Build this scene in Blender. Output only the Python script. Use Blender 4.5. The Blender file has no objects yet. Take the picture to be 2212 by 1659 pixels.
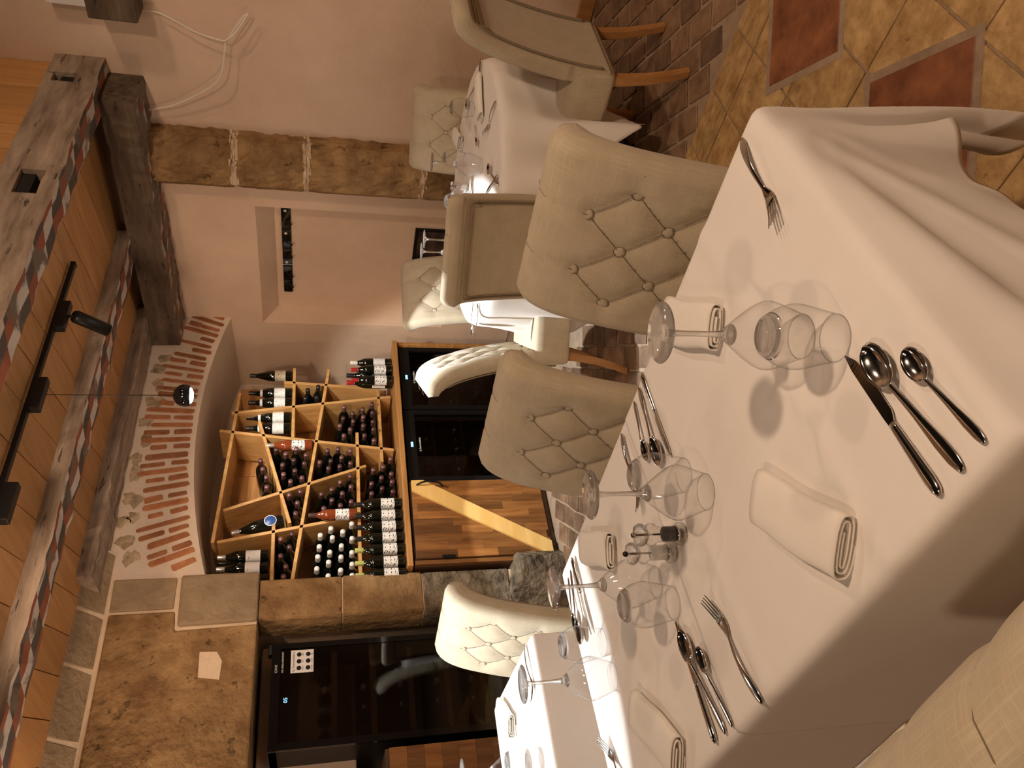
import bpy, bmesh, math, random
import numpy as np
from mathutils import Matrix, Vector
random.seed(7); np.random.seed(7)
PI = math.pi
scene = bpy.context.scene
COL = scene.collection

# ------------------------------------------------------------------ camera (phone held sideways: picture rolled 90 degrees)
F, CU, CV = 1660.0, 829.5, 1106.0
pitch, roll, AZ = math.radians(13.84), math.radians(0.55), math.radians(49.0)
d0 = np.array([0, math.cos(pitch), -math.sin(pitch)]); r0 = np.array([1., 0, 0]); u0 = np.cross(r0, d0)
r1 = math.cos(roll)*r0 + math.sin(roll)*u0; u1 = -math.sin(roll)*r0 + math.cos(roll)*u0
MR = np.array([[math.sin(AZ), math.cos(AZ), 0], [-math.cos(AZ), math.sin(AZ), 0], [0, 0, 1]])
CR, CUP, CD = MR@r1, MR@u1, MR@d0
CAM = np.array([0, 0, 1.45])
cam_data = bpy.data.cameras.new('camera'); cam_data.sensor_fit = 'HORIZONTAL'; cam_data.sensor_width = 36.0
cam_data.lens = F/2212*36.0; cam_data.clip_start = 0.02
cam = bpy.data.objects.new('camera', cam_data); COL.objects.link(cam)
X, Y, Z = -CUP, CR, -CD
cam.matrix_world = Matrix(((X[0], Y[0], Z[0], CAM[0]), (X[1], Y[1], Z[1], CAM[1]), (X[2], Y[2], Z[2], CAM[2]), (0, 0, 0, 1)))
scene.camera = cam

# survey helpers: a sight line met with a known plane of the room gives a place in the room
def sight(x, y): return CD + (829.5-y)/F*CR + (CV-x)/F*CUP
def onz(x, y, z): v = sight(x, y); return CAM + v*((z-CAM[2])/v[2])
def onx(x, y, q): v = sight(x, y); return CAM + v*((q-CAM[0])/v[0])
def ony(x, y, q): v = sight(x, y); return CAM + v*((q-CAM[1])/v[1])

# ------------------------------------------------------------------ world, exposure
w = bpy.data.worlds.new('world'); scene.world = w; w.use_nodes = True
w.node_tree.nodes['Background'].inputs[0].default_value = (1.0, .76, .55, 1)
w.node_tree.nodes['Background'].inputs[1].default_value = 0.08
vs = scene.view_settings
vs.view_transform = 'Standard'; vs.look = 'None'; vs.gamma = 1.0; vs.use_curve_mapping = False
vs.exposure = 0.0
WARM = (1.0, .695, .48)
# position, watts, aim, kind of the warm ceiling lamps out of view
WARM_LAMPS = [((-1.0, 2.6, 3.3), 325, (1.0, 1.2, .7)), ((2.9, -.4, 3.3), 66, (3.2, 1.5, .4)),
              ((.9, -.7, 3.3), 148, (1.1, 1.0, .6)), ((.3, 3.9, 2.5), 30, (3.6, 2.4, 1.3)), ((-1.4, .2, 3.3), 62, (.6, 1.0, .6)), ((1.1, 1.75, 2.62), 85, (3.0, 4.2, 2.25))]  # the last lamp is added only to brighten the brick arch
BALL = np.array([2.34, 2.79, 2.04]); BALL_W = 230; BALL2 = np.array([.70, 2.79, 2.04]); RACK_W = 145

# ------------------------------------------------------------------ helpers
def add(name, me, mat=None, parent=None, loc=None, rot=None, kind=None, label=None, cat=None, group=None):
    o = bpy.data.objects.new(name, me); COL.objects.link(o)
    if mat is not None and me is not None and len(me.materials) == 0: me.materials.append(mat)
    if parent is not None: o.parent = parent
    if loc is not None: o.location = loc
    if rot is not None: o.rotation_euler = rot if hasattr(rot, '__len__') else (0, 0, rot)
    if kind: o['kind'] = kind
    if label: o['label'] = label
    if cat: o['category'] = cat
    if group: o['group'] = group
    return o
def thing(name, label, cat, loc=(0, 0, 0), rz=0, group=None, scale=None):
    o = add(name, None, None, None, loc, rz, None, label, cat, group); o.empty_display_size = .05
    if scale: o.scale = (scale,)*3
    return o
def copy_tree(o, parent=None):
    c = o.copy(); COL.objects.link(c); c.parent = parent
    for ch in list(o.children): copy_tree(ch, c)
    return c
def me_of(V, Fc, smooth=False, name='mesh'):
    m = bpy.data.meshes.new(name); m.from_pydata([tuple(map(float, v)) for v in V], [], [tuple(f) for f in Fc])
    bm = bmesh.new(); bm.from_mesh(m); bmesh.ops.recalc_face_normals(bm, faces=bm.faces); bm.to_mesh(m); bm.free()
    if smooth: m.shade_smooth()
    m.update(); return m
class MB:
    def __init__(s): s.V = []; s.F = []
    def add(s, V, Fc):
        n = len(s.V); s.V += [tuple(v) for v in V]; s.F += [tuple(i+n for i in f) for f in Fc]; return s
    def box(s, lo, hi):
        (a, b, c), (d, e, f) = lo, hi
        return s.add([(a,b,c),(d,b,c),(d,e,c),(a,e,c),(a,b,f),(d,b,f),(d,e,f),(a,e,f)],
                     [(3,2,1,0),(4,5,6,7),(0,1,5,4),(1,2,6,5),(2,3,7,6),(3,0,4,7)])
    def prism(s, poly, a, b, axis='y'):
        n = len(poly)
        def P(p, t): return {'y': (p[0], t, p[1]), 'z': (p[0], p[1], t), 'x': (t, p[0], p[1])}[axis]
        V = [P(p, a) for p in poly] + [P(p, b) for p in poly]
        return s.add(V, [tuple(range(n)), tuple(range(2*n-1, n-1, -1))] + [(i, (i+1) % n, n+(i+1) % n, n+i) for i in range(n)])
    def lathe(s, prof, n=24, close=False):
        V = []; Fc = []
        for r, z in prof: V += [(r*math.cos(2*PI*k/n), r*math.sin(2*PI*k/n), z) for k in range(n)]
        for i in range(len(prof)-1):
            for k in range(n): Fc.append((i*n+k, i*n+(k+1) % n, (i+1)*n+(k+1) % n, (i+1)*n+k))
        if close: Fc += [tuple(range(n))[::-1], tuple((len(prof)-1)*n+k for k in range(n))]
        return s.add(V, Fc)
    def tube(s, pts, r, n=8, cap=True):
        pts = [Vector(p) for p in pts]; V = []; Fc = []; up = Vector((0, 0, 1)); prev = None
        for i, p in enumerate(pts):
            t = (pts[min(i+1, len(pts)-1)]-pts[max(i-1, 0)]).normalized()
            a = prev if prev is not None else (up if abs(t.z) < .9 else Vector((1, 0, 0)))
            a = (a - t*a.dot(t)).normalized(); prev = a; b = t.cross(a)
            rr = r[i] if hasattr(r, '__len__') else r
            V += [p + (a*math.cos(2*PI*k/n)+b*math.sin(2*PI*k/n))*rr for k in range(n)]
        for i in range(len(pts)-1):
            for k in range(n): Fc.append((i*n+k, i*n+(k+1) % n, (i+1)*n+(k+1) % n, (i+1)*n+k))
        if cap: Fc += [tuple(range(n))[::-1], tuple((len(pts)-1)*n+k for k in range(n))]
        return s.add(V, Fc)
    def grid(s, P):
        n, m = len(P), len(P[0])
        return s.add([p for row in P for p in row], [(i*m+j, i*m+j+1, (i+1)*m+j+1, (i+1)*m+j) for i in range(n-1) for j in range(m-1)])
    def mesh(s, smooth=False): return me_of(s.V, s.F, smooth)
def bevel(o, wd=.004, seg=2, ang=35):
    m = o.modifiers.new('bevel', 'BEVEL'); m.width = wd; m.segments = seg; m.limit_method = 'ANGLE'; m.angle_limit = math.radians(ang); return o
def subsurf(o, lv=1):
    m = o.modifiers.new('sub', 'SUBSURF'); m.levels = lv; m.render_levels = lv; return o
def solid(o, t=.002, off=0):
    m = o.modifiers.new('solid', 'SOLIDIFY'); m.thickness = t; m.offset = off; return o
def boxo(name, lo, hi, mat, parent=None, bv=.004, **k):
    o = add(name, MB().box(lo, hi).mesh(), mat, parent, **k)
    if bv: bevel(o, bv)
    return o
def text_mesh(txt, size, ext=.0004):
    c = bpy.data.curves.new('txt', 'FONT'); c.body = txt; c.size = size; c.extrude = ext; c.align_x = 'CENTER'
    o = bpy.data.objects.new('txt', c); COL.objects.link(o)
    dg = bpy.context.evaluated_depsgraph_get(); m = bpy.data.meshes.new_from_object(o.evaluated_get(dg))
    bpy.data.objects.remove(o); bpy.data.curves.remove(c); return m

# ------------------------------------------------------------------ materials
def mat(name, c, c2=None, rough=.6, metal=0., scale=8., bump=0., bscale=60., detail=4., stretch=(1, 1, 1), var=0., spec=.5, sheen=0., coat=0., bdist=.01, cracks=None):
    m = bpy.data.materials.new(name); m.use_nodes = True; nt = m.node_tree; N = nt.nodes; L = nt.links
    b = N['Principled BSDF']; b.inputs['Roughness'].default_value = rough; b.inputs['Metallic'].default_value = metal
    b.inputs['Specular IOR Level'].default_value = spec
    if sheen: b.inputs['Sheen Weight'].default_value = sheen
    if coat: b.inputs['Coat Weight'].default_value = coat
    c = (*c, 1); c2 = (*c2, 1) if c2 else c
    tc = N.new('ShaderNodeTexCoord'); mp = N.new('ShaderNodeMapping'); mp.inputs['Scale'].default_value = stretch
    L.new(tc.outputs['Object'], mp.inputs['Vector'])
    oi = N.new('ShaderNodeObjectInfo')
    va = N.new('ShaderNodeVectorMath'); va.operation = 'MULTIPLY_ADD'
    L.new(oi.outputs['Random'], va.inputs[0]); va.inputs[1].default_value = (37, 53, 71); L.new(mp.outputs[0], va.inputs[2])
    col = None
    if c2 != c:
        nz = N.new('ShaderNodeTexNoise'); nz.inputs['Scale'].default_value = scale; nz.inputs['Detail'].default_value = detail; nz.inputs['Roughness'].default_value = .62
        L.new(va.outputs[0], nz.inputs['Vector'])
        rp = N.new('ShaderNodeValToRGB'); rp.color_ramp.elements[0].position = .32; rp.color_ramp.elements[1].position = .68
        rp.color_ramp.elements[0].color = c; rp.color_ramp.elements[1].color = c2
        L.new(nz.outputs['Fac'], rp.inputs[0]); col = rp.outputs[0]
    if cracks and col:
        st_, sc_, thr_, dk_ = cracks
        m3 = N.new('ShaderNodeMapping'); m3.inputs['Scale'].default_value = st_; L.new(tc.outputs['Object'], m3.inputs['Vector'])
        n3 = N.new('ShaderNodeTexNoise'); n3.inputs['Scale'].default_value = sc_; n3.inputs['Detail'].default_value = 6; n3.inputs['Roughness'].default_value = .7; L.new(m3.outputs[0], n3.inputs['Vector'])
        r3 = N.new('ShaderNodeValToRGB'); r3.color_ramp.elements[0].position = thr_; r3.color_ramp.elements[1].position = thr_+.05
        r3.color_ramp.elements[0].color = (1, 1, 1, 1); r3.color_ramp.elements[1].color = (dk_, dk_, dk_, 1); L.new(n3.outputs['Fac'], r3.inputs[0])
        mm = N.new('ShaderNodeMix'); mm.data_type = 'RGBA'; mm.blend_type = 'MULTIPLY'; mm.inputs['Factor'].default_value = 1.; L.new(col, mm.inputs['A']); L.new(r3.outputs[0], mm.inputs['B']); col = mm.outputs['Result']
    if var:
        hs = N.new('ShaderNodeHueSaturation'); mr = N.new('ShaderNodeMapRange')
        mr.inputs['To Min'].default_value = 1-var; mr.inputs['To Max'].default_value = 1+var
        L.new(oi.outputs['Random'], mr.inputs['Value']); L.new(mr.outputs[0], hs.inputs['Value'])
        if col: L.new(col, hs.inputs['Color'])
        else: hs.inputs['Color'].default_value = c
        col = hs.outputs[0]
    if col: L.new(col, b.inputs['Base Color'])
    else: b.inputs['Base Color'].default_value = c
    if bump:
        n2 = N.new('ShaderNodeTexNoise'); n2.inputs['Scale'].default_value = bscale; n2.inputs['Detail'].default_value = 5
        L.new(va.outputs[0], n2.inputs['Vector'])
        bp = N.new('ShaderNodeBump'); bp.inputs['Strength'].default_value = bump; bp.inputs['Distance'].default_value = bdist
        L.new(n2.outputs['Fac'], bp.inputs['Height']); L.new(bp.outputs[0], b.inputs['Normal'])
    return m
def linen(name, c, c2):
    m = mat(name, c, c2, rough=.9, scale=14, detail=6, spec=.15, sheen=.2)
    nt = m.node_tree; N = nt.nodes; L = nt.links; b = N['Principled BSDF']
    tc = N.new('ShaderNodeTexCoord'); hs = []
    for st in ((620, 12, 1), (12, 620, 1)):
        mp = N.new('ShaderNodeMapping'); mp.inputs['Scale'].default_value = st; L.new(tc.outputs['UV'], mp.inputs['Vector'])
        nz = N.new('ShaderNodeTexNoise'); nz.inputs['Scale'].default_value = 1; nz.inputs['Detail'].default_value = 2; L.new(mp.outputs[0], nz.inputs['Vector']); hs.append(nz.outputs['Fac'])
    a = N.new('ShaderNodeMath'); a.operation = 'MAXIMUM'; L.new(hs[0], a.inputs[0]); L.new(hs[1], a.inputs[1])
    bp = N.new('ShaderNodeBump'); bp.inputs['Strength'].default_value = .5; bp.inputs['Distance'].default_value = .0012
    L.new(a.outputs[0], bp.inputs['Height']); L.new(bp.outputs[0], b.inputs['Normal'])
    src = b.inputs['Base Color'].links[0].from_socket
    rp = N.new('ShaderNodeMapRange'); rp.inputs['From Min'].default_value = .5; rp.inputs['From Max'].default_value = .78; rp.inputs['To Min'].default_value = .95; rp.inputs['To Max'].default_value = 1.18
    L.new(a.outputs[0], rp.inputs['Value'])
    mx = N.new('ShaderNodeVectorMath'); mx.operation = 'SCALE'; L.new(src, mx.inputs[0]); L.new(rp.outputs[0], mx.inputs['Scale']); L.new(mx.outputs[0], b.inputs['Base Color'])
    return m
def glass(name, tint=(1, 1, 1), thin=True, rough=0.):
    m = bpy.data.materials.new(name); m.use_nodes = True; nt = m.node_tree; N = nt.nodes; L = nt.links
    out = N['Material Output']; N.remove(N['Principled BSDF'])
    if thin:
        t = N.new('ShaderNodeBsdfTransparent')
        g = N.new('ShaderNodeBsdfGlossy'); g.inputs['Roughness'].default_value = .02
        lw = N.new('ShaderNodeLayerWeight'); lw.inputs[0].default_value = .5
        pw = N.new('ShaderNodeMath'); pw.operation = 'POWER'; pw.inputs[1].default_value = 4.; L.new(lw.outputs['Facing'], pw.inputs[0])
        k = N.new('ShaderNodeMath'); k.operation = 'MULTIPLY_ADD'; k.inputs[1].default_value = .62; k.inputs[2].default_value = .055; L.new(pw.outputs[0], k.inputs[0])
        p6 = N.new('ShaderNodeMath'); p6.operation = 'POWER'; p6.inputs[1].default_value = 6.; L.new(lw.outputs['Facing'], p6.inputs[0])
        tm = N.new('ShaderNodeMix'); tm.data_type = 'RGBA'; tm.inputs['A'].default_value = (*tint, 1); tm.inputs['B'].default_value = (tint[0]*.42, tint[1]*.40, tint[2]*.38, 1)
        L.new(p6.outputs[0], tm.inputs['Factor']); L.new(tm.outputs['Result'], t.inputs[0])
        mx = N.new('ShaderNodeMixShader'); L.new(k.outputs[0], mx.inputs[0]); L.new(t.outputs[0], mx.inputs[1]); L.new(g.outputs[0], mx.inputs[2]); L.new(mx.outputs[0], out.inputs[0])
    else:
        g = N.new('ShaderNodeBsdfGlass'); g.inputs['IOR'].default_value = 1.5; g.inputs['Roughness'].default_value = rough; g.inputs[0].default_value = (*tint, 1)
        lw = N.new('ShaderNodeLayerWeight'); lw.inputs[0].default_value = .5
        def pw(e):
            q = N.new('ShaderNodeMath'); q.operation = 'POWER'; q.inputs[1].default_value = e; L.new(lw.outputs['Facing'], q.inputs[0]); return q.outputs[0]
        t = N.new('ShaderNodeBsdfTransparent'); tm = N.new('ShaderNodeMix'); tm.data_type = 'RGBA'; tm.inputs['A'].default_value = (*tint, 1); tm.inputs['B'].default_value = (.16, .145, .13, 1)
        L.new(pw(5.), tm.inputs['Factor']); L.new(tm.outputs['Result'], t.inputs[0])
        gl = N.new('ShaderNodeBsdfGlossy'); gl.inputs['Roughness'].default_value = .02
        k = N.new('ShaderNodeMath'); k.operation = 'MULTIPLY_ADD'; k.inputs[1].default_value = .6; k.inputs[2].default_value = .08; L.new(pw(3.), k.inputs[0])
        m1 = N.new('ShaderNodeMixShader'); L.new(k.outputs[0], m1.inputs[0]); L.new(t.outputs[0], m1.inputs[1]); L.new(gl.outputs[0], m1.inputs[2])
        mx = N.new('ShaderNodeMixShader'); mx.inputs[0].default_value = .55; L.new(m1.outputs[0], mx.inputs[1]); L.new(g.outputs[0], mx.inputs[2]); L.new(mx.outputs[0], out.inputs[0])
    return m
def emit(name, c, s):
    m = bpy.data.materials.new(name); m.use_nodes = True; b = m.node_tree.nodes['Principled BSDF']
    b.inputs['Base Color'].default_value = (*c, 1); b.inputs['Emission Color'].default_value = (*c, 1); b.inputs['Emission Strength'].default_value = s; return m

M = {}
M['plaster'] = mat('plaster', (.64, .475, .345), (.72, .55, .41), rough=.9, scale=2.5, bump=.35, bscale=45, bdist=.006, spec=.2)
M['plaster2'] = mat('plaster2', (.66, .55, .44), (.74, .62, .50), rough=.9, scale=3, bump=.5, bscale=25, bdist=.008, spec=.2)
M['mortar'] = mat('mortar', (.62, .48, .33), (.72, .58, .42), rough=.95, scale=9, bump=.6, bscale=40, bdist=.006, spec=.1)
M['stone'] = mat('stone', (.185, .105, .046), (.40, .255, .118), rough=.9, scale=6, detail=8, bump=.9, bscale=26, bdist=.02, var=.12, spec=.2, cracks=((1, 1, 1), 14, .60, .45))
M['stone_grey'] = mat('stone_grey', (.25, .18, .11), (.36, .27, .17), rough=.9, scale=7, detail=8, bump=.8, bscale=30, bdist=.015, var=.1, spec=.2)
M['stone_rough'] = mat('stone_rough', (.055, .04, .025), (.26, .20, .13), rough=.85, scale=11, detail=9, bump=1., bscale=16, bdist=.04, var=.12, spec=.3)
M['brick'] = mat('brick', (.30, .11, .045), (.45, .205, .10), rough=.9, scale=14, bump=.6, bscale=60, bdist=.006, var=.22, spec=.2)
M['rubble'] = mat('rubble', (.25, .19, .12), (.60, .47, .32), rough=.95, scale=22, bump=.9, bscale=50, bdist=.01, var=.1, spec=.1)
M['beam'] = mat('beam', (.17, .125, .092), (.46, .37, .29), rough=.85, scale=5, detail=9, bump=.8, bscale=14, bdist=.01, stretch=(.5, 3, 3), spec=.2, cracks=((1.2, 9, 9), 4, .60, .22))
M['beam_dark'] = mat('beam_dark', (.06, .042, .03), (.17, .125, .085), rough=.85, scale=5, detail=9, bump=.8, bscale=14, bdist=.01, stretch=(3, .5, 3), spec=.2, cracks=((9, 1.2, 9), 4, .60, .3))
M['board'] = mat('board', (.36, .17, .055), (.52, .27, .10), rough=.5, scale=4, detail=7, stretch=(5, .35, 5), var=.14, bump=.1, bscale=20)
M['vboard'] = mat('vboard', (.50, .25, .085), (.62, .34, .13), rough=.45, scale=4, detail=7, stretch=(5, 5, .4), var=.12, bump=.08, bscale=20)
M['slab'] = mat('slab', (.27, .15, .048), (.56, .375, .165), rough=.55, scale=15, detail=10, bump=.8, bscale=38, bdist=.01, var=.1, cracks=((1, 1, 1), 22, .62, .55))
M['red_slab'] = mat('red_slab', (.10, .028, .011), (.31, .115, .045), rough=.5, scale=8, detail=8, bump=.5, bscale=40, bdist=.005, var=.12)
M['cobble'] = mat('cobble', (.11, .06, .032), (.25, .155, .09), rough=.6, scale=10, detail=7, bump=.7, bscale=40, bdist=.006, var=.32)
M['grout'] = mat('grout', (.27, .19, .125), (.36, .265, .18), rough=.9, scale=20, bump=.4, bscale=90)
M['cloth'] = mat('cloth', (.80, .765, .72), (.84, .805, .765), rough=.85, scale=6, bump=.10, bscale=4.5, bdist=.03, spec=.2, sheen=.15)
M['napkin'] = mat('napkin', (.83, .795, .73), (.86, .83, .77), rough=.9, scale=10, bump=.08, bscale=700, bdist=.0006, spec=.15, sheen=.15)
M['linen'] = linen('linen', (.46, .39, .275), (.53, .455, .33))
M['seam_and_shade'] = mat('seam_and_shade', (.19, .145, .095), rough=.95)
M['piping'] = mat('piping', (.27, .21, .145), rough=.9)
M['chair_wood'] = mat('chair_wood', (.36, .165, .05), (.48, .245, .085), rough=.4, scale=4, stretch=(6, 6, .6))
M['steel'] = mat('steel', (.60, .58, .56), rough=.13, metal=1.)
M['black'] = mat('black', (.005, .005, .0055), rough=.4, spec=.3)
M['blackmatte'] = mat('blackmatte', (.014, .013, .013), rough=.7)
M['blackgloss'] = mat('blackgloss', (.006, .006, .007), rough=.06)
M['dark_fill'] = mat('dark_fill', (.01, .009, .008), rough=.9)
M['white'] = mat('white', (.78, .77, .75), rough=.6)
M['cable'] = mat('cable', (.80, .76, .66), rough=.45)
M['glass'] = glass('glass', (.985, .985, .985))
M['glass_solid'] = glass('glass_solid', (.97, .97, .97), False)
M['acrylic'] = glass('acrylic', (.95, .95, .94))
M['tint_glass'] = glass('tint_glass', (.42, .40, .39))
M['pepper'] = mat('pepper', (.004, .003, .002), (.035, .016, .009), rough=.7, scale=300, bump=1., bscale=300, bdist=.003)
M['salt'] = mat('salt', (.85, .84, .82), rough=.8, bump=.6, bscale=400, bdist=.002)
M['rack'] = mat('rack', (.40, .205, .065), (.60, .355, .13), rough=.5, scale=3.5, detail=7, stretch=(6, 6, .8), var=.12)
M['plank'] = mat('plank', (.30, .135, .04), (.50, .26, .085), rough=.4, scale=3.5, detail=7, stretch=(.6, 8, 8))
M['stave'] = mat('stave', (.15, .055, .013), (.30, .13, .036), rough=.38, scale=4, detail=6, stretch=(8, 8, .7), var=.45)
M['pine'] = mat('pine', (.68, .40, .11), (.80, .53, .19), rough=.42, scale=3, detail=5, stretch=(.8, 8, 5))
M['dark_wood'] = mat('dark_wood', (.055, .026, .011), (.11, .052, .02), rough=.5, scale=4, stretch=(6, 6, .7))
M['shelf_wood'] = mat('shelf_wood', (.30, .19, .12), (.40, .27, .17), rough=.6, scale=5, stretch=(.6, 6, 6))
M['bottle'] = mat('bottle', (.004, .005, .003), rough=.06, coat=.3)
M['rose'] = mat('rose', (.20, .042, .012), rough=.08, coat=.3)
M['capsule'] = mat('capsule', (.16, .08, .08), rough=.35, metal=.4, var=.4)
M['cap_black'] = mat('cap_black', (.015, .014, .014), rough=.35)
M['cap_red'] = mat('cap_red', (.34, .02, .02), rough=.3)
M['cap_green'] = mat('cap_green', (.42, .45, .13), rough=.35)
M['cap_white'] = mat('cap_white', (.75, .73, .70), rough=.4)
M['cap_foil'] = mat('cap_foil', (.75, .74, .72), rough=.25, metal=.8)
M['blue'] = mat('blue', (.02, .06, .22), (.04, .10, .3), rough=.4)
M['led'] = emit('led', (.25, .6, 1.0), 1.6)
M['lamp_white'] = emit('lamp_white', (1, .97, .93), 150)
M['lamp_warm'] = emit('lamp_warm', (1, .72, .45), 150)
def label_mat(name, ink, paper, sc, thr):
    m = mat(name, paper, rough=.7); nt = m.node_tree; N = nt.nodes; L = nt.links; b = N['Principled BSDF']
    tc = N.new('ShaderNodeTexCoord'); nz = N.new('ShaderNodeTexNoise'); nz.inputs['Scale'].default_value = sc; nz.inputs['Detail'].default_value = 1
    mp = N.new('ShaderNodeMapping'); mp.inputs['Scale'].default_value = (1, 1, 2.2); L.new(tc.outputs['Object'], mp.inputs[0]); L.new(mp.outputs[0], nz.inputs['Vector'])
    rp = N.new('ShaderNodeValToRGB'); rp.color_ramp.interpolation = 'CONSTANT'; rp.color_ramp.elements[0].color = (*paper, 1); rp.color_ramp.elements[1].position = thr; rp.color_ramp.elements[1].color = (*ink, 1)
    L.new(nz.outputs['Fac'], rp.inputs[0]); L.new(rp.outputs[0], b.inputs['Base Color']); return m
M['lab_lines'] = label_mat('lab_lines', (.1, .1, .1), (.74, .73, .70), 110, .66)
M['lab_art'] = label_mat('lab_art', (.05, .05, .05), (.76, .75, .72), 75, .60)
M['lab_cream'] = label_mat('lab_cream', (.08, .07, .05), (.66, .58, .42), 80, .63)
M['lab_plain'] = label_mat('lab_plain', (.3, .3, .3), (.76, .75, .74), 60, .70)

def checker_mat(ia=0, ib=1, wear=(.53, .62), nm='beam_paint'):
    m = mat(nm, (.2, .2, .2), rough=.85, bump=.6, bscale=20, bdist=.006); nt = m.node_tree; N = nt.nodes; L = nt.links; b = N['Principled BSDF']
    tc = N.new('ShaderNodeTexCoord'); sp = N.new('ShaderNodeSeparateXYZ'); L.new(tc.outputs['Object'], sp.inputs[0])
    def mth(op, a, bb):
        q = N.new('ShaderNodeMath'); q.operation = op
        for i, v in enumerate((a, bb)):
            if v is None: continue
            if isinstance(v, (int, float)): q.inputs[i].default_value = v
            else: L.new(v, q.inputs[i])
        return q.outputs[0]
    # along = x, across = y ; skewed lozenges
    al = mth('ADD', sp.outputs[ia], mth('MULTIPLY', sp.outputs[ib], .45))
    i = mth('FLOOR', mth('DIVIDE', al, .15), None); j = mth('FLOOR', mth('DIVIDE', sp.outputs[ib], .066), None)
    k = mth('MODULO', mth('ADD', mth('ADD', i, j), 300), 3)
    rp = N.new('ShaderNodeValToRGB'); rp.color_ramp.interpolation = 'CONSTANT'
    e = rp.color_ramp.elements; e[0].color = (.27, .075, .035, 1); e[1].position = .4; e[1].color = (.52, .46, .40, 1)
    e3 = e.new(.8); e3.color = (.075, .06, .05, 1)
    L.new(mth('DIVIDE', k, 2), rp.inputs[0])
    nz = N.new('ShaderNodeTexNoise'); nz.inputs['Scale'].default_value = 7; nz.inputs['Detail'].default_value = 8; L.new(tc.outputs['Object'], nz.inputs['Vector'])
    r2 = N.new('ShaderNodeValToRGB'); r2.color_ramp.elements[0].position = wear[0]; r2.color_ramp.elements[1].position = wear[1]; L.new(nz.outputs['Fac'], r2.inputs[0])
    mx = N.new('ShaderNodeMix'); mx.data_type = 'RGBA'; L.new(r2.outputs[0], mx.inputs['Factor']); L.new(rp.outputs[0], mx.inputs['A']); mx.inputs['B'].default_value = (.16, .12, .085, 1)
    L.new(mx.outputs['Result'], b.inputs['Base Color']); return m
M['paint'] = checker_mat()
M['paint_worn'] = checker_mat(1, 0, (.40, .52), 'beam_paint_worn')

# ================================================================== THE ROOM
XW, YA, ZC = 4.27, 4.204, 2.67
S = 'structure'
# ---- floor
floor = add('floor', MB().box((-3, -3, -.1), (4.6, 5.2, -.006)).mesh(), M['grout'], kind=S)
def slab_mesh(sx, sy, h, jit=0., rs=0):
    rnd = random.Random(rs); P = [(-sx/2, -sy/2), (sx/2, -sy/2), (sx/2, sy/2), (-sx/2, sy/2)]
    P = [(a+rnd.uniform(-jit, jit), b+rnd.uniform(-jit, jit)) for a, b in P]; c = .0025
    Q = [(a*(1-2*c/sx), b*(1-2*c/sy)) for a, b in P]
    V = [(a, b, -.02) for a, b in P]+[(a, b, h-.002) for a, b in P]+[(a, b, h) for a, b in Q]
    Fc = [(8, 9, 10, 11)]+[(i, (i+1) % 4, 4+(i+1) % 4, 4+i) for i in range(4)]+[(4+i, 4+(i+1) % 4, 8+(i+1) % 4, 8+i) for i in range(4)]
    return me_of(V, Fc)
slabs = [slab_mesh(.296, .232, 0, .002, k) for k in range(4)]
n = 0
for i in range(9):
    for j in range(9):
        x = 1.557+.15+(i-5)*.303; y = .57-.12+(j-2)*.239
        thin = x-.15 > 2.46
        add('floor_slab', slabs[(i*3+j) % 4], M['slab'], floor, (2.553 if thin else x, y, -.001*((i+j) % 2))).scale = (.56 if thin else 1, 1, 1)
for (x, y, sd) in ((2.27, .83, .352), (1.57, .82, .352), (.87, .82, .352)):
    add('tile_bed', slab_mesh(sd+.05, sd+.05, .0012, 0), M['grout'], floor, (x, y, 0), PI/4)
    add('red_tile', slab_mesh(sd, sd, .0035, .003, 3), M['red_slab'], floor, (x, y, 0), PI/4)
cob = [slab_mesh(.168, .108, .001, .006, k+20) for k in range(6)]
c45 = math.cos(PI/4); ang = math.radians(47)
for i in range(-20, 40):
    for j in range(-60, 60):
        u = (i+.5*(j % 2))*.182; v = j*.121
        x = 3.0+u*math.cos(ang)-v*math.sin(ang); y = 1.6+u*math.sin(ang)+v*math.cos(ang)
        if (2.66 < x < 4.2 and .35 < y < 2.05) or (2.02 < x < 3.0 and 2.35 < y < 4.08):
            add('cobble', random.choice(cob), M['cobble'], floor, (x, y, random.uniform(-.002, .001)), (random.uniform(-.006, .006), random.uniform(-.006, .006), ang))
# ---- right wall with niche
nz0, nz1, ny0, ny1 = .55, 1.885, 3.19, 4.24
iz1, iy1, nd = 1.777, 4.20, .15
wr = MB()
def qd(mb, *P): mb.add(P, [tuple(range(len(P)))])
a, b_ = -3.0, 5.0; H = 3.75
qd(wr, (XW, a, 0), (XW, ny0, 0), (XW, ny0, H), (XW, a, H)); qd(wr, (XW, ny1, 0), (XW, b_, 0), (XW, b_, H), (XW, ny1, H))
qd(wr, (XW, ny0, 0), (XW, ny1, 0), (XW, ny1, nz0), (XW, ny0, nz0)); qd(wr, (XW, ny0, nz1), (XW, ny1, nz1), (XW, ny1, H), (XW, ny0, H))
I = [(XW+nd, ny0+.02, nz0), (XW+nd, iy1, nz0), (XW+nd, iy1, iz1), (XW+nd, ny0+.02, iz1)]; O_ = [(XW, ny0, nz0), (XW, ny1, nz0), (XW, ny1, nz1), (XW, ny0, nz1)]
qd(wr, *I)
for k in range(4): qd(wr, O_[k], O_[(k+1) % 4], I[(k+1) % 4], I[k])
bm = bmesh.new(); bm.from_mesh(wr.mesh()); bmesh.ops.remove_doubles(bm, verts=bm.verts, dist=1e-5)
bmesh.ops.recalc_face_normals(bm, faces=bm.faces); mw = bpy.data.meshes.new('wall'); bm.to_mesh(mw); bm.free()
wall_r = add('wall_right', mw, M['plaster'], kind=S)
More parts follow.
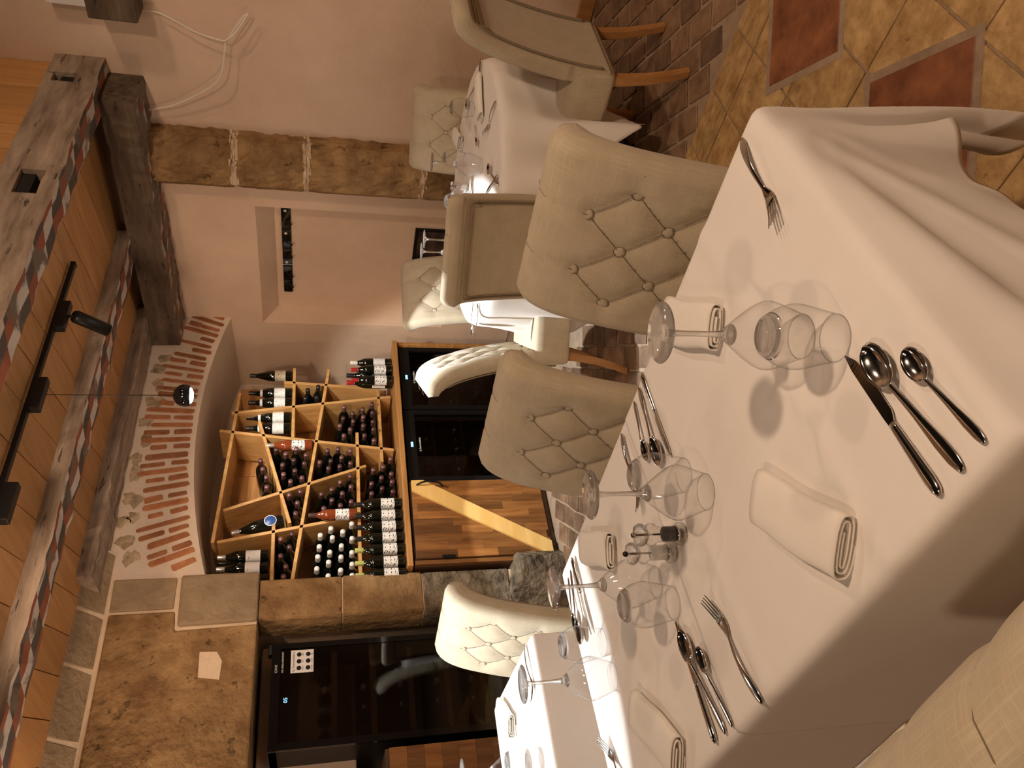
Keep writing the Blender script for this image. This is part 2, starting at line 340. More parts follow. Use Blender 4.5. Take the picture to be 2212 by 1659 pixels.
boxo('baseboard_right', (4.245, -2.9, 0), (4.268, 2.6, .085), M['chair_wood'], kind=S)
# ---- far walls out of view (left and behind the camera)
boxo('wall_left', (-3.1, -3, 0), (-3, 5.0, 3.75), M['plaster'], bv=0, kind=S)
boxo('wall_behind', (-3, -3.1, 0), (4.4, -3, 3.75), M['plaster'], bv=0, kind=S)
# ---- back wall: brick arch over the recess
ax, az, aR = 3.28, 2.235, 3.92
def arch(x): return az-(aR-math.sqrt(aR*aR-(x-ax)**2))
xs = np.linspace(2.2, XW, 41); YB = 4.95
wb = MB()
wb.grid([[(x, YA, arch(x)) for x in xs], [(x, YA, ZC+.05) for x in xs]])
wb.grid([[(x, YA, arch(x)) for x in xs], [(x, YB, arch(x)-.02) for x in xs]])
wb.box((-3, YB, 0), (XW+.2, YB+.1, 3.75))
wb.box((-3, YA+.02, 0), (.35, YB, 2.7))
wb.box((.35, YA+.03, 1.80), (2.2, YB, 2.7))
wb.box((1.97, YA+.2, 0), (2.17, YB, 1.85))
wall_b = add('wall_back', wb.mesh(), M['plaster2'], kind=S)
boxo('wall_upper', (-3, 2.36, ZC+.03), (4.4, 2.46, 3.75), M['dark_fill'], bv=0, kind=S)
# bricks of the arch, radial rows
def brick_poly(cx, cz, dx, dz, L_, w_, rs):
    rnd = random.Random(rs); nx_, nz_ = -dz, dx; P = []
    for (s, t) in ((-.5, -.32), (-.44, -.5), (.44, -.5), (.5, -.3), (.5, .34), (.43, .5), (-.42, .5), (-.5, .36)):
        s *= L_*(1+rnd.uniform(-.04, .04)); t *= w_*(1+rnd.uniform(-.22, .1)); P.append((cx+dx*s+nx_*t, cz+dz*s+nz_*t))
    return P
zc0 = az-aR
rows = 36
for k in range(rows):
    th = math.asin((2.27-ax)/aR)+(k+random.uniform(-.1, .1))*(math.asin((4.235-ax)/aR)-math.asin((2.27-ax)/aR))/(rows-1)
    th2 = th*1.9 if True else th          # rows fan out more than the arch radius, as laid
    dx, dz = math.sin(th2*.9), math.cos(th2*.9)
    bx, bz = ax+aR*math.sin(th), zc0+aR*math.cos(th)
    r0_, r1_ = .025+random.uniform(0, .02), .30+random.uniform(-.035, .035)
    if k > 27: r1_ = .27
    segs = [(r0_, r1_)] if k % 2 == 0 else [(r0_, r0_+.115+random.uniform(-.02, .02)), (r0_+.135, r1_-.01)]
    for (s0, s1) in segs:
        cx, cz = bx+dx*(s0+s1)/2, bz+dz*(s0+s1)/2
        if cz+dz*(s1-s0)/2 > ZC-.03 or cx < 2.23 or (cx > 3.95 and cz > 2.36): continue
        P = brick_poly(cx, cz, dx, dz, s1-s0, random.uniform(.033, .043), k*7+int(s0*100))
        bevel(add('brick', MB().prism(P, YA-random.uniform(.003, .007), YA+.03).mesh(), M['brick'], wall_b), .003, 1)
rub = [(3.62, 2.51, .075, .05), (3.47, 2.52, .06, .075), (3.30, 2.545, .05, .05), (3.16, 2.53, .06, .05), (3.02, 2.56, .055, .05), (2.90, 2.55, .08, .055), (2.72, 2.545, .07, .07), (2.60, 2.51, .05, .05), (2.57, 2.57, .05, .05), (2.44, 2.53, .055, .06), (2.33, 2.49, .06, .05), (3.75, 2.53, .06, .06), (3.86, 2.50, .05, .06)]
for q, (x, z, rx, rz) in enumerate(rub):
    rnd = random.Random(q+90); P = [(x+rx*math.cos(t)*rnd.uniform(.5, 1.15), z+rz*math.sin(t)*rnd.uniform(.5, 1.15)) for t in np.linspace(0, 2*PI, 15)[:-1]]
    bevel(add('rubble_stone', MB().prism(P, YA-.002, YA+.03).mesh(), M['rubble'], wall_b), .003, 1)
# stone blocks left of the arch: lintel, impost, course, chamfered cornice
def block(name, poly, y0, y1, m, parent, bv=.008):
    o = add(name, MB().prism(poly, y0, y1).mesh(), M[m], parent); bevel(o, bv, 2); return o
g = .007
block('lintel_stone', [(.45, 1.785), (1.895, 1.785), (1.885, 2.205), (1.995, 2.215), (1.995, 2.545), (.45, 2.545)], YA-.012, YA+.3, 'stone', wall_b, .012)
block('course_stone', [(2.01, 2.225), (2.195, 2.225), (2.2, 2.55), (2.01, 2.545)], YA-.008, YA+.3, 'stone_grey', wall_b)
block('impost_stone', [(1.91, 1.785), (2.205, 1.79), (2.205, 2.205), (1.905, 2.195)], YA-.02, YA+.3, 'stone_grey', wall_b, .016)
add('patch', MB().prism([(1.62, 2.06), (1.755, 2.065), (1.75, 1.98), (1.70, 1.95), (1.60, 1.955)][::-1], YA-.0145, YA).mesh(), M['mortar'], wall_b)
boxo('mortar_bed', (.4, YA, 1.79), (2.2, YA+.02, 2.58), M['mortar'], wall_b, bv=0)
cx_ = [2.36, 1.985, 1.69, 1.34, .95, .6]
for k in range(len(cx_)-1):
    x1, x0 = cx_[k]-.008, cx_[k+1]+.008
    V = [(x0, 4.204, 2.562), (x1, 4.204, 2.562), (x1, 4.06, 2.675), (x0, 4.06, 2.675), (x0, 4.3, 2.562), (x1, 4.3, 2.562), (x1, 4.3, 2.675), (x0, 4.3, 2.675)]
    o = add('cornice_stone', me_of(V, [(0, 1, 2, 3), (4, 7, 6, 5), (0, 4, 5, 1), (3, 2, 6, 7), (0, 3, 7, 4), (1, 5, 6, 2)]), M['stone_grey'], wall_b); bevel(o, .006, 2)
add('cornice_mortar', MB().prism([(4.212, 2.555), (4.072, 2.672), (4.3, 2.672), (4.3, 2.555)], .5, 2.36, 'x').mesh(), M['mortar'], wall_b)
# ---- stone pillar left of the wine rack
pil = thing('stone_pillar', 'pale stone pillar of stacked blocks between the wine rack and the tall wine fridge', 'pillar')
def chamfer(x0, x1, y0, y1, z0, z1, m, name='stone_block', c=.06):
    P = [(x0, y0+c), (x0+c*.4, y0), (x1-.01, y0), (x1, y0+.01), (x1, y1), (x0, y1)]
    o = add(name, MB().prism(P, z0, z1, 'z').mesh(), M[m], pil); bevel(o, .006, 2)
zs = [1.783, 1.325, .862, .33, 0]
for k in range(3): chamfer(1.925+random.uniform(-.006, .006), 2.165+random.uniform(-.006, .006), 4.205, 4.44, zs[k+1]+.008, zs[k], ('stone', 'stone', 'stone_rough')[k], c=.02)
chamfer(1.93, 2.16, 4.215, 4.43, 0, 1.78, 'mortar', 'mortar_core', .02)
# rough boulder at the foot
def boulder(c, r, rs, m, parent):
    bm = bmesh.new(); bmesh.ops.create_icosphere(bm, subdivisions=4, radius=1)
    rnd = np.random.RandomState(rs); pl = rnd.normal(size=(13, 3)); pl /= np.linalg.norm(pl, axis=1)[:, None]; dd = rnd.uniform(.62, .86, 13)
    for v in bm.verts:
        p = np.array(v.co); t = min([1.15]+[dk/max(1e-3, p@q) for q, dk in zip(pl, dd) if p@q > 0]); p = p*t
        v.co = (c[0]+p[0]*r[0], c[1]+p[1]*r[1], c[2]+p[2]*r[2])
    me = bpy.data.meshes.new('boulder'); bm.to_mesh(me); bm.free(); return add('boulder', me, M[m], parent)
boulder((2.05, 4.26, .17), (.25, .25, .27), 5, 'stone_rough', pil)
# ---- engaged octagonal column on the right wall
colm = thing('stone_column', 'brown half column of three weathered stone drums on the right plaster wall', 'column', (XW, 2.815, 0))
def drum(z0, z1, s, m, name, rs):
    P0 = [(.02, -.165), (-.10, -.165), (-.215, -.07), (-.215, .075), (-.10, .17), (.02, .17)]
    rnd = np.random.RandomState(rs); V = []; nz_ = 14
    ring = []
    for i in range(len(P0)-1):
        for t in np.linspace(0, 1, 7)[:-1]: ring.append((P0[i][0]*(1-t)+P0[i+1][0]*t, P0[i][1]*(1-t)+P0[i+1][1]*t))
    ring.append(P0[-1]); m_ = len(ring)
    nzf = rnd.normal(size=(nz_+1, m_)); nzf = (nzf+np.roll(nzf, 1, 0)+np.roll(nzf, 1, 1)+np.roll(nzf, -1, 1))*.25
    for i in range(nz_+1):
        z = z0+(z1-z0)*i/nz_; e = 1-.018*(abs(2*i/nz_-1)**10)
        V.append([(x*s*e+nzf[i][k]*.011*(x < 0), y*s*e+nzf[i][k]*.011, z+(nzf[i][(k*3) % m_]*.008 if 0 < i < nz_ else nzf[0][k]*.006)) for k, (x, y) in enumerate(ring)])
    mb = MB().grid(V); n0 = 0
    mb.F.append(tuple(range(m_))); mb.F.append(tuple(range(nz_*m_+m_-1, nz_*m_-1, -1)))
    o = add(name, mb.mesh(False), M[m], colm); return o
for k, (z0, z1) in enumerate(((1.985, 2.425), (1.565, 1.955), (.87, 1.545), (0, .845))): drum(z0, z1, 1.0-.012*(k % 2), 'stone', 'stone_drum', k+5)
for k, z in enumerate((1.97, 1.555, .858)): drum(z-.024, z+.024, .975, 'mortar', 'mortar_joint', k+30)
drum(2.42, 2.47, .985, 'mortar', 'mortar_joint', 40)

# ---- ceiling: skewed boards, beams
ceil = add('ceiling', MB().box((-3, 2.3, ZC+.03), (4.4, 5.0, ZC+.1)).box((-3, -3, 3.7), (4.4, 2.4, 3.8)).mesh(), M['dark_fill'], kind=S)
sk = .28; bw = .205
for k in range(30):
    x = .75+k*bw; gp = .0025
    P = [(x+gp, 2.40), (x+bw-gp, 2.40), (x+bw-gp+sk*1.8, 4.20), (x+gp+sk*1.8, 4.20)]
    P = [(min(p[0], XW), p[1]) for p in P]
    if x > XW-.02: continue
    add('ceiling_board', MB().prism(P, ZC+random.uniform(0, .002), ZC+.025, 'z').mesh(), M['board'], ceil)
vx = [4.27, 4.2, 4.09, 4.006, 3.785, 3.66, 3.57, 3.45, 3.334, 3.181, 3.06, 2.94, 2.83, 2.7, 2.58]
for k in range(len(vx)-1): boxo('wall_board', (vx[k+1]+.002, 2.335, 2.80), (vx[k]-.002, 2.36, 3.7), M['vboard'], wall_b, bv=.002)
def beam(name, x0, x1, y0, y1, z0, z1, m, label, holes=(), long='x', rs=0, under='paint'):
    # slightly waney baulk: subdivided along its length; front face may carry mortices
    rnd = np.random.RandomState(rs); root = thing(name, label, 'beam')
    mb = MB(); n_ = 40
    def wob(): return rnd.normal(0, .0035)
    pts = []
    for i in range(n_+1):
        t = i/n_
        if long == 'x': pts.append([(x0+(x1-x0)*t, y0+wob(), z0+wob()), (x0+(x1-x0)*t, y1+wob(), z0+wob()), (x0+(x1-x0)*t, y1+wob(), z1), (x0+(x1-x0)*t, y0+wob(), z1)])
        else: pts.append([(x0+wob(), y0+(y1-y0)*t, z0+wob()), (x1+wob(), y0+(y1-y0)*t, z0+wob()), (x1+wob(), y0+(y1-y0)*t, z1), (x0+wob(), y0+(y1-y0)*t, z1)])
    body = MB(); und = MB()
    for i in range(n_):
        A, B = pts[i], pts[i+1]
        skip = False
        for hx, hw, hz0, hz1 in holes:
            if long == 'x' and abs((A[0][0]+B[0][0])/2-hx) < hw/2: skip = (hz0, hz1)
        und.add([A[0], B[0], B[1], A[1]], [(0, 1, 2, 3)])
        body.add([A[1], B[1], B[2], A[2]], [(0, 1, 2, 3)]); body.add([A[2], B[2], B[3], A[3]], [(0, 1, 2, 3)])
        if not skip: body.add([A[3], B[3], B[0], A[0]], [(0, 1, 2, 3)])
        else:
            h0, h1 = skip
            for (za, zb) in ((None, h0), (h1, None)):
                q = [(A[0][0], A[0][1], A[0][2] if za is None else za), (B[0][0], B[0][1], B[0][2] if za is None else za), (B[3][0], B[3][1], B[3][2] if zb is None else zb), (A[3][0], A[3][1], A[3][2] if zb is None else zb)]
                body.add(q, [(0, 1, 2, 3)])
    for hx, hw, h0, h1 in holes:
        step = (x1-x0)/n_; i0 = min(i for i in range(n_) if abs((pts[i][0][0]+pts[i+1][0][0])/2-hx) < hw/2); i1 = max(i for i in range(n_) if abs((pts[i][0][0]+pts[i+1][0][0])/2-hx) < hw/2)+1
        xa, xb = pts[i0][0][0], pts[i1][0][0]; yf, yd = y0-.004, y0+.09
        C_ = [(xa, h0), (xb, h0), (xb, h1), (xa, h1)]
        for q in range(4): a2, b2 = C_[q], C_[(q+1) % 4]; body.add([(a2[0], yf, a2[1]), (b2[0], yf, b2[1]), (b2[0], yd, b2[1]), (a2[0], yd, a2[1])], [(0, 1, 2, 3)])
        body.add([(p[0], yd, p[1]) for p in C_], [(0, 1, 2, 3)])
    body.add(pts[0], [(0, 1, 2, 3)]); body.add(pts[-1], [(0, 1, 2, 3)])
    add('timber', body.mesh(True), M[m], root).data.shade_flat()
    add('painted_underside', und.mesh(True), M[under], root).data.shade_flat()
    return root
beam('ceiling_beam', .9, 4.33, 2.28, 2.445, 2.60, 2.84, 'beam', 'big grey-brown oak beam with two square mortice holes nearest the camera', [(3.12, .13, 2.66, 2.755), (4.02, .13, 2.70, 2.80)], rs=1)
beam('ceiling_beam', .9, 4.05, 3.27, 3.455, 2.595, 2.70, 'beam', 'worn oak ceiling beam with red and white painted lozenges behind the lamp track', rs=2)
beam('ceiling_beam', 2.1, 4.1, 3.955, 4.195, 2.60, 2.70, 'beam', 'dark ceiling beam lying close along the top of the brick arch', rs=3, under='beam')
beam('wall_beam', 3.98, 4.268, 2.36, 4.20, 2.42, 2.60, 'beam_dark', 'dark timber wall plate resting on the stone column along the right wall', long='y', rs=4, under='paint_worn')
# ---- wall block, cable
bl = boxo('timber_stub', (4.08, 1.80, 2.36), (4.26, 1.985, 2.59), M['beam_dark'], bv=.01, label='sawn dark timber stub sticking out of the right plaster wall', cat='timber stub')
boxo('cable_duct', (4.2, 1.80, 2.595), (4.268, 1.985, 2.80), M['white'], label='short white duct above the timber stub on the right wall', cat='duct')
cps = [(1.985, 2.375, 4.245), (1.982, 2.29, 4.225), (2.012, 2.206, 4.215), (2.06, 2.099, 4.21), (2.081, 1.99, 4.205), (2.075, 1.962, 4.205), (2.04, 1.925, 4.20), (1.985, 1.885, 4.20), (1.935, 1.852, 4.205), (1.928, 1.845, 4.21), (1.94, 1.862, 4.215), (1.99, 1.90, 4.212), (2.05, 1.94, 4.21), (2.09, 1.968, 4.21), (2.12, 1.973, 4.205), (2.18, 1.985, 4.20), (2.253, 2.0, 4.20), (2.32, 2.035, 4.20), (2.387, 2.109, 4.21), (2.45, 2.20, 4.22), (2.504, 2.291, 4.23), (2.553, 2.43, 4.24)]
def smooth_path(P, n=6):
    P = [np.array(p) for p in P]; out = []
    for i in range(len(P)-1):
        p0, p1, p2, p3 = P[max(i-1, 0)], P[i], P[i+1], P[min(i+2, len(P)-1)]
        for t in np.linspace(0, 1, n, endpoint=False): out.append(.5*((2*p1)+(-p0+p2)*t+(2*p0-5*p1+4*p2-p3)*t*t+(-p0+3*p1-3*p2+p3)*t**3))
    return out+[P[-1]]
add('cable', MB().tube(smooth_path([(c, a, b) for a, b, c in cps]), .0042, 6).mesh(True), M['cable'], label='thin white electric cable looped loosely on the right wall', cat='cable')
# ---- niche contents
cr = thing('coat_rack', 'narrow black coat rack with round white screw caps in the wall niche', 'coat rack', (XW+nd, 3.66, 1.703))
boxo('rail', (-.018, -.385, -.031), (-.002, .385, .031), M['blackgloss'], cr, .003)
for y in (-.35, -.16, .10, .345): add('screw_cap', MB().lathe([(.0001, 0), (.010, 0), (.010, .003), (.0001, .004)], 14).mesh(True), M['white'] if y < .3 else M['black'], cr, (-.018, y, .004), (0, -PI/2, 0))
boxo('joint_strip', (-.0195, .118, -.031), (-.018, .121, .031), M['white'], cr, 0)
for y in (-.27, -.09, .02, .2, .30): add('hook', MB().tube(smooth_path([(-.018, y, .0), (-.035, y, -.005), (-.045, y, -.028), (-.058, y, -.038), (-.068, y, -.022)], 4), .0045, 7).mesh(True), M['black'], cr)
pf = thing('picture_frame', 'small black framed picture low in the wall niche behind the upside-down glasses', 'picture', (XW+nd, 3.57, .63))
for lo, hi in (((-.022, -.17, .17), (-.002, .17, .19)), ((-.022, -.17, -.19), (-.002, .17, -.17)), ((-.022, -.17, -.17), (-.002, -.152, .17)), ((-.022, .152, -.17), (-.002, .17, .17))): boxo('frame_bar', lo, hi, M['black'], pf, .002)
boxo('picture', (-.012, -.152, -.17), (-.004, .152, .17), mat('photo_print', (.01, .01, .01), (.10, .065, .05), rough=.15, scale=9), pf, 0)

# ---- lamp track with fixtures
tr = thing('lamp_track', 'thin black lamp track running between the two oak beams', 'track', (0, 2.795, 2.645))
boxo('rail', (1.0, -.014, -.008), (3.18, .014, .014), M['black'], tr, .003)
boxo('end_cap', (3.175, -.016, -.01), (3.19, .016, .015), M['black'], tr, .003)
def ball_lamp(name, label, anchor, pos, axis, watts, half, col, blend, rad=.05, cable=True, em='lamp_white'):
    t = thing(name, label, 'lamp', tuple(pos))
    if cable:
        boxo('adapter', (anchor[0]-pos[0]-.085, -.021, anchor[2]-pos[2]-.05), (anchor[0]-pos[0]+.085, .021, anchor[2]-pos[2]-.008), M['black'], t, .004)
        add('cord', MB().tube([(0, 0, rad*.98), (0, 0, anchor[2]-pos[2]-.05)], .0016, 6).mesh(True), M['black'], t)
    ax_ = Vector(axis).normalized(); q = Vector((0, 0, -1)).rotation_difference(ax_).to_euler()
    prof = [(rad*math.sin(a_), rad*math.cos(a_)) for a_ in np.linspace(.001, 2.05, 18)]
    ze = prof[-1][1]; prof += [(prof[-1][0]*.96, ze+.002), (prof[-1][0]*.9, ze+.012), (.001, ze+.02)]
    add('shade', MB().lathe(prof, 40).mesh(True), M['blackgloss'], t, rot=q)
    rr = rad*math.sin(2.05)*.85
    add('diffuser', MB().lathe([(.001, ze-.012), (rr*.5, ze-.010), (rr*.85, ze-.004), (rr, ze+.010)][::-1], 32).mesh(True), M[em], t, rot=q)
    l = bpy.data.lights.new(name+'_light', 'SPOT'); l.energy = watts; l.color = col; l.spot_size = 2*half; l.spot_blend = blend; l.shadow_soft_size = .022
    lo = bpy.data.objects.new('light', l); COL.objects.link(lo); lo.parent = t; lo.location = tuple(ax_*(-ze+.016)); lo.rotation_euler = q
    return t
ball_lamp('ball_pendant', 'black ball pendant lamp with bright white underside hanging before the brick arch', np.array([2.34, 2.795, 2.645]), BALL, (.035, .048, -1), BALL_W, math.radians(41.0), (.93, .97, 1.0), .03)
ball_lamp('ball_pendant', 'second black ball pendant hanging above the separate table, outside the picture', np.array([.70, 2.795, 2.645]), BALL2, (0, 0, -1), BALL_W*.75, math.radians(39.3), (.93, .97, 1.0), .03)
def cyl_spot(name, label, base, aim, watts, col, L_=.15, em='lamp_warm', half=50, blend=.35, stem=.03, r=.031):
    t = thing(name, label, 'lamp', base); v = (Vector(aim)-Vector(base)).normalized()
    boxo('adapter', (-.085, -.021, -.045), (.085, .021, 0), M['black'], t, .004)
    add('joint', MB().tube([(0, 0, -.045), (0, 0, -.045-stem)], .006, 8).mesh(True), M['black'], t)
    q = Vector((0, 0, -1)).rotation_difference(v).to_euler()
    c0 = Vector((0, 0, -.045-stem)) - v*.01
    add('head', MB().lathe([(.0001, .0), (r*.8, 0), (r, -.01), (r, -L_), (r*.92, -L_), (r*.88, -L_+.02), (.0001, -L_+.025)], 24).mesh(True), M['black'], t, tuple(c0), q)
    add('diffuser', MB().lathe([(.0001, -L_+.018), (r*.86, -L_+.018)], 20).mesh(True), M[em], t, tuple(c0), q)
    if watts:
        l = bpy.data.lights.new(name+'_light', 'SPOT'); l.energy = watts; l.color = col; l.spot_size = math.radians(2*half); l.spot_blend = blend; l.shadow_soft_size = .08
        lo = bpy.data.objects.new('light', l); COL.objects.link(lo); lo.parent = t; lo.location = tuple(c0+v*(L_+.004)); lo.rotation_euler = q
    return t
cyl_spot('track_spotlight', 'black cylinder spotlight on the lamp track under the wooden ceiling', (2.82, 2.795, 2.645), (3.13, 4.3, 1.05), RACK_W, (1, .93, .84), L_=.17, em='lamp_white', half=31.5, blend=.15)
boxo('track_adapter', (1.72, 2.774, 2.585), (1.89, 2.816, 2.637), M['black'], label='black adapter box on the lamp track near the picture edge', cat='adapter')
for k, (p, wt, aim) in enumerate(WARM_LAMPS):
    cyl_spot('ceiling_spotlight', 'black warm ceiling spotlight outside the picture, ' + ('high on the left side', 'high on the right behind the camera', 'high just behind the camera', 'low by the tall wine fridge', 'high at the far left behind the camera', 'added unseen to brighten the brick arch')[k], p, aim, wt, WARM, half=78 if k < 5 else 38, blend=.6)

# ================================================================== WINE CORNER
rk = thing('wine_rack', 'honey-coloured wooden wine rack of crooked slanting boards under the brick arch', 'wine rack')
RY, RD, TH = 4.36, .30, .021
def c5(x, y): return (430+x*.3255, 720+y*.3255)
def rackpt(q, Y_=RY): p = ony(*c5(*q), Y_); return p[0], p[2]
boards = [((272, 395), (88, 1390)), ((215, 528), (1290, 420)), ((137, 645), (1310, 772)), ((634, 230), (622, 695)), ((862, 235), (616, 1645)), ((1186, 345), (1215, 850)),
          ((400, 582), (602, 1258)), ((160, 1175), (1108, 878)), ((118, 1386), (1050, 1212)), ((497, 1225), (480, 1650)), ((1049, 657), (1074, 1640)), ((565, 322), (1184, 366))]
for (p, q) in boards:
    (x0, z0), (x1, z1) = rackpt(p), rackpt(q); L_ = math.hypot(x1-x0, z1-z0); nx_, nz_ = -(z1-z0)/L_*TH/2, (x1-x0)/L_*TH/2
    z0 = max(z0, .966); z1 = max(z1, .966)
    o = add('board', MB().prism([(x0+nx_, z0+nz_), (x1+nx_, z1+nz_), (x1-nx_, z1-nz_), (x0-nx_, z0-nz_)], RY, RY+RD).mesh(), M['rack'], rk); bevel(o, .0015, 1)
for k in range(9): boxo('back_plank', (2.2+k*.2, RY+RD+.03, .96), (2.2+(k+1)*.2-.003, RY+RD+.045, 2.05), M['plank'], rk, .001)
wt = boxo('worktop', (2.175, 4.153, .915), (4.03, 4.76, .95), M['plank'], bv=.004, label='long brown wooden worktop plank under the wine rack', cat='worktop')
# bottles
BR = .037
prof_b = [(.0001, .004), (.025, 0), (.035, .002), (BR, .010), (BR, .175), (.0345, .20), (.024, .225), (.0165, .245), (.0145, .26), (.0142, .297), (.0001, .298)]
bur = [(.0001, .004), (.025, 0), (.039, .002), (.041, .010), (.041, .145), (.037, .175), (.027, .21), (.0175, .245), (.0150, .26), (.0145, .297), (.0001, .298)]
mesh_bord, mesh_burg = MB().lathe(prof_b, 20).mesh(True), MB().lathe(bur, 20).mesh(True)
mesh_cap = MB().lathe([(.0150, .245), (.0158, .247), (.0156, .296), (.0150, .3005), (.0001, .301)], 16).mesh(True)
def label_mesh(r, z0, z1, half):
    n_ = 10; return MB().grid([[(r*math.sin(t), -r*math.cos(t), z) for t in np.linspace(-half, half, n_)] for z in (z0, z1)]).mesh(True)
LAB = {'big': label_mesh(BR+.0006, .05, .135, 1.3), 'small': label_mesh(BR+.0006, .045, .115, 1.2), 'neck': label_mesh(.0285, .205, .222, 1.2), 'bur': label_mesh(.0416, .05, .125, 1.3)}
BM = {}
def bottle(body, cap, lab, shape='bord', lk='big', medal=False):
    """prototype parts list"""
    return (body, cap, lab, shape, lk, medal)
def put_bottle(spec, loc, rot, label, group):
    body, cap, lab, shape, lk, medal = spec
    t = thing('wine_bottle', label, 'bottle', loc, 0, group); t.rotation_euler = rot
    def shared(base, m):
        key = (base.name, m)
        if key not in BM: BM[key] = base.copy(); BM[key].materials.clear(); BM[key].materials.append(M[m])
        return BM[key]
    add('glass_body', shared(mesh_bord if shape == 'bord' else mesh_burg, body), None, t)
    add('capsule', shared(mesh_cap, cap), None, t)
    if lab: add('paper_label', shared(LAB['bur' if shape == 'burg' else lk], lab), None, t)
    if medal: add('neck_label', shared(LAB['neck'], 'lab_plain'), None, t)
    return t
cells = {
 'upper right': ('cap_black', [(735, 388), (800, 367), (792, 422), (716, 443)]),
 'middle right': ('capsule', [(966, 492), (1020, 530), (957, 558), (1085, 505), (1148, 472), (1021, 588), (1086, 562), (1150, 530), (968, 630), (1090, 613), (1153, 583), (1036, 658), (1157, 640), (1107, 677), (992, 705), (1160, 725)]),
 'central': ('capsule', [(514, 782), (592, 805), (660, 795), (723, 822), (652, 848), (582, 888), (714, 888), (645, 926), (566, 943), (697, 970), (618, 993)]),
 'lower central': ('capsule', [(863, 798), (930, 772), (1002, 777), (892, 850), (962, 828), (823, 868), (936, 893), (1004, 870), (865, 915)]),
 'bottom': ('capsule', [(1272, 832), (1223, 880), (1158, 908), (1277, 924), (1211, 958), (1146, 993), (1281, 988), (1216, 1027), (1147, 1053), (1286, 1050)]),
 'left of centre': ('capsule', [(813, 1068), (882, 1035), (938, 988), (1005, 952), (1008, 1020), (951, 1065), (882, 1098), (828, 1158), (1010, 1110), (938, 1145)]),
 'narrow slanted': ('capsule', [(682, 1055), (608, 1082), (670, 1122), (657, 1188)]),
 'upper left': ('capsule', [(555, 1375), (630, 1340), (618, 1412), (557, 1463), (598, 1522), (583, 1595)]),
 'lower left': ('cap_white', [(875, 1288), (955, 1313), (1013, 1265), (805, 1335), (885, 1357), (798, 1408), (945, 1408), (1015, 1362), (868, 1448), (788, 1483), (942, 1488), (1015, 1450), (860, 1524), (1016, 1527), (781, 1565), (940, 1570), (857, 1603), (1016, 1605)]),
 'top slanted': ('capsule', [(410, 848), (427, 912), (445, 972), (463, 1040)])}
segs_ = [(np.array(rackpt(p)), np.array(rackpt(q))) for p, q in boards]
B2 = []; 
for nm, (cap, pts) in cells.items():
    for q in pts: B2.append(np.array(rackpt(q, 4.335)))
for it in range(60):
    for i in range(len(B2)):
        for (p, q) in segs_:
            d_ = q-p; t_ = np.clip((B2[i]-p)@d_/(d_@d_), 0, 1); v_ = B2[i]-(p+t_*d_); l_ = np.linalg.norm(v_)
            if l_ < .049: B2[i] = B2[i]+v_/max(l_, 1e-6)*(.049-l_)
        B2[i][1] = max(B2[i][1], .99)
        for j in range(i):
            v_ = B2[i]-B2[j]; l_ = np.linalg.norm(v_)
            if l_ < .0755: B2[i] = B2[i]+v_/l_*(.0755-l_)*.5; B2[j] = B2[j]-v_/l_*(.0755-l_)*.5
qi = 0
for nm, (cap, pts) in cells.items():
    for q in pts:
        yf = 4.335+random.uniform(-.015, .01); x, z = B2[qi]; qi += 1
        lb = 'dark bottle lying neck-out in the %s compartment of the crooked wine rack' % nm
        if nm == 'lower left': lb = 'dark bottle with white cap lying in the lower left compartment of the wine rack'
        put_bottle(bottle('bottle', cap, None), (x, yf+.30, max(z, .99)), (PI/2, 0, 0), lb, 'bottles lying in the %s compartment' % nm)
def stand(q0, Y_, spec, label, group=None, zb=None, sc=1., tilt=0):
    p = ony(*c5(*q0), Y_); t = put_bottle(spec, (p[0], Y_, p[2] if zb is None else zb), (0, tilt, math.radians(-30)), label, group); t.scale = (sc,)*3
A_ = bottle('bottle', 'cap_black', 'lab_cream', 'burg')
stand((622, 285), 4.43, A_, 'dark bottle with cream label standing alone at the top right of the wine rack')
for k, q in enumerate(((620, 400), (620, 462))): stand(q, 4.43, bottle('bottle', 'cap_black', 'lab_lines', 'burg', 'bur', True), ('dark bottle with neck medal on the upper right shelf, beside the lone cream-labelled one', 'dark bottle with neck medal on the upper right shelf, beside the post')[k], 'bottles with neck medals')
for k, q in enumerate(((612, 560), (612, 630))): stand(q, 4.43, bottle('bottle', 'cap_black', 'lab_lines', 'burg', 'bur', True), ('dark bottle with neck medal left of the post, right one of the pair', 'dark bottle with neck medal left of the post, left one of the pair')[k], 'bottles with neck medals')
stand((1280, 200), 4.30, bottle('bottle', 'cap_white', 'lab_lines'), 'white-capped wine bottle standing at the right end of the worktop', zb=.951)
stand((1281, 245), 4.25, bottle('bottle', 'cap_red', 'lab_art'), 'red-capped wine bottle on the worktop next to the white-capped one', 'red capped bottles', zb=.951)
stand((1281, 313), 4.25, bottle('bottle', 'cap_red', 'lab_art'), 'red-capped wine bottle on the worktop farther from the white-capped one', 'red capped bottles', zb=.951)
for k, q in enumerate(((1250, 283), (1250, 330))): stand(q, 4.315, bottle('bottle', 'cap_red' if k else 'cap_black', 'lab_plain'), ('dark bottle standing behind the red-capped bottles on the worktop', 'copper-capped bottle standing rearmost behind the red-capped pair')[k], zb=.951, sc=1.1)
for k, q in enumerate(((466, 1475), (462, 1553), (466, 1514), (462, 1632))): stand(q, 4.42 if k != 2 else 4.52, bottle('bottle', 'cap_foil' if k != 2 else 'cap_black', 'lab_plain'), ('grey-capped bottle with square white label, right one on the top left shelf', 'grey-capped bottle with square white label, middle one on the top left shelf', 'bottle standing at the back of the top left shelf', 'white-labelled bottle half hidden by the impost on the top left shelf')[k], 'bottles on the top left shelf')
ord_ = ('rightmost', 'second from the right', 'third from the right', 'fourth from the right')
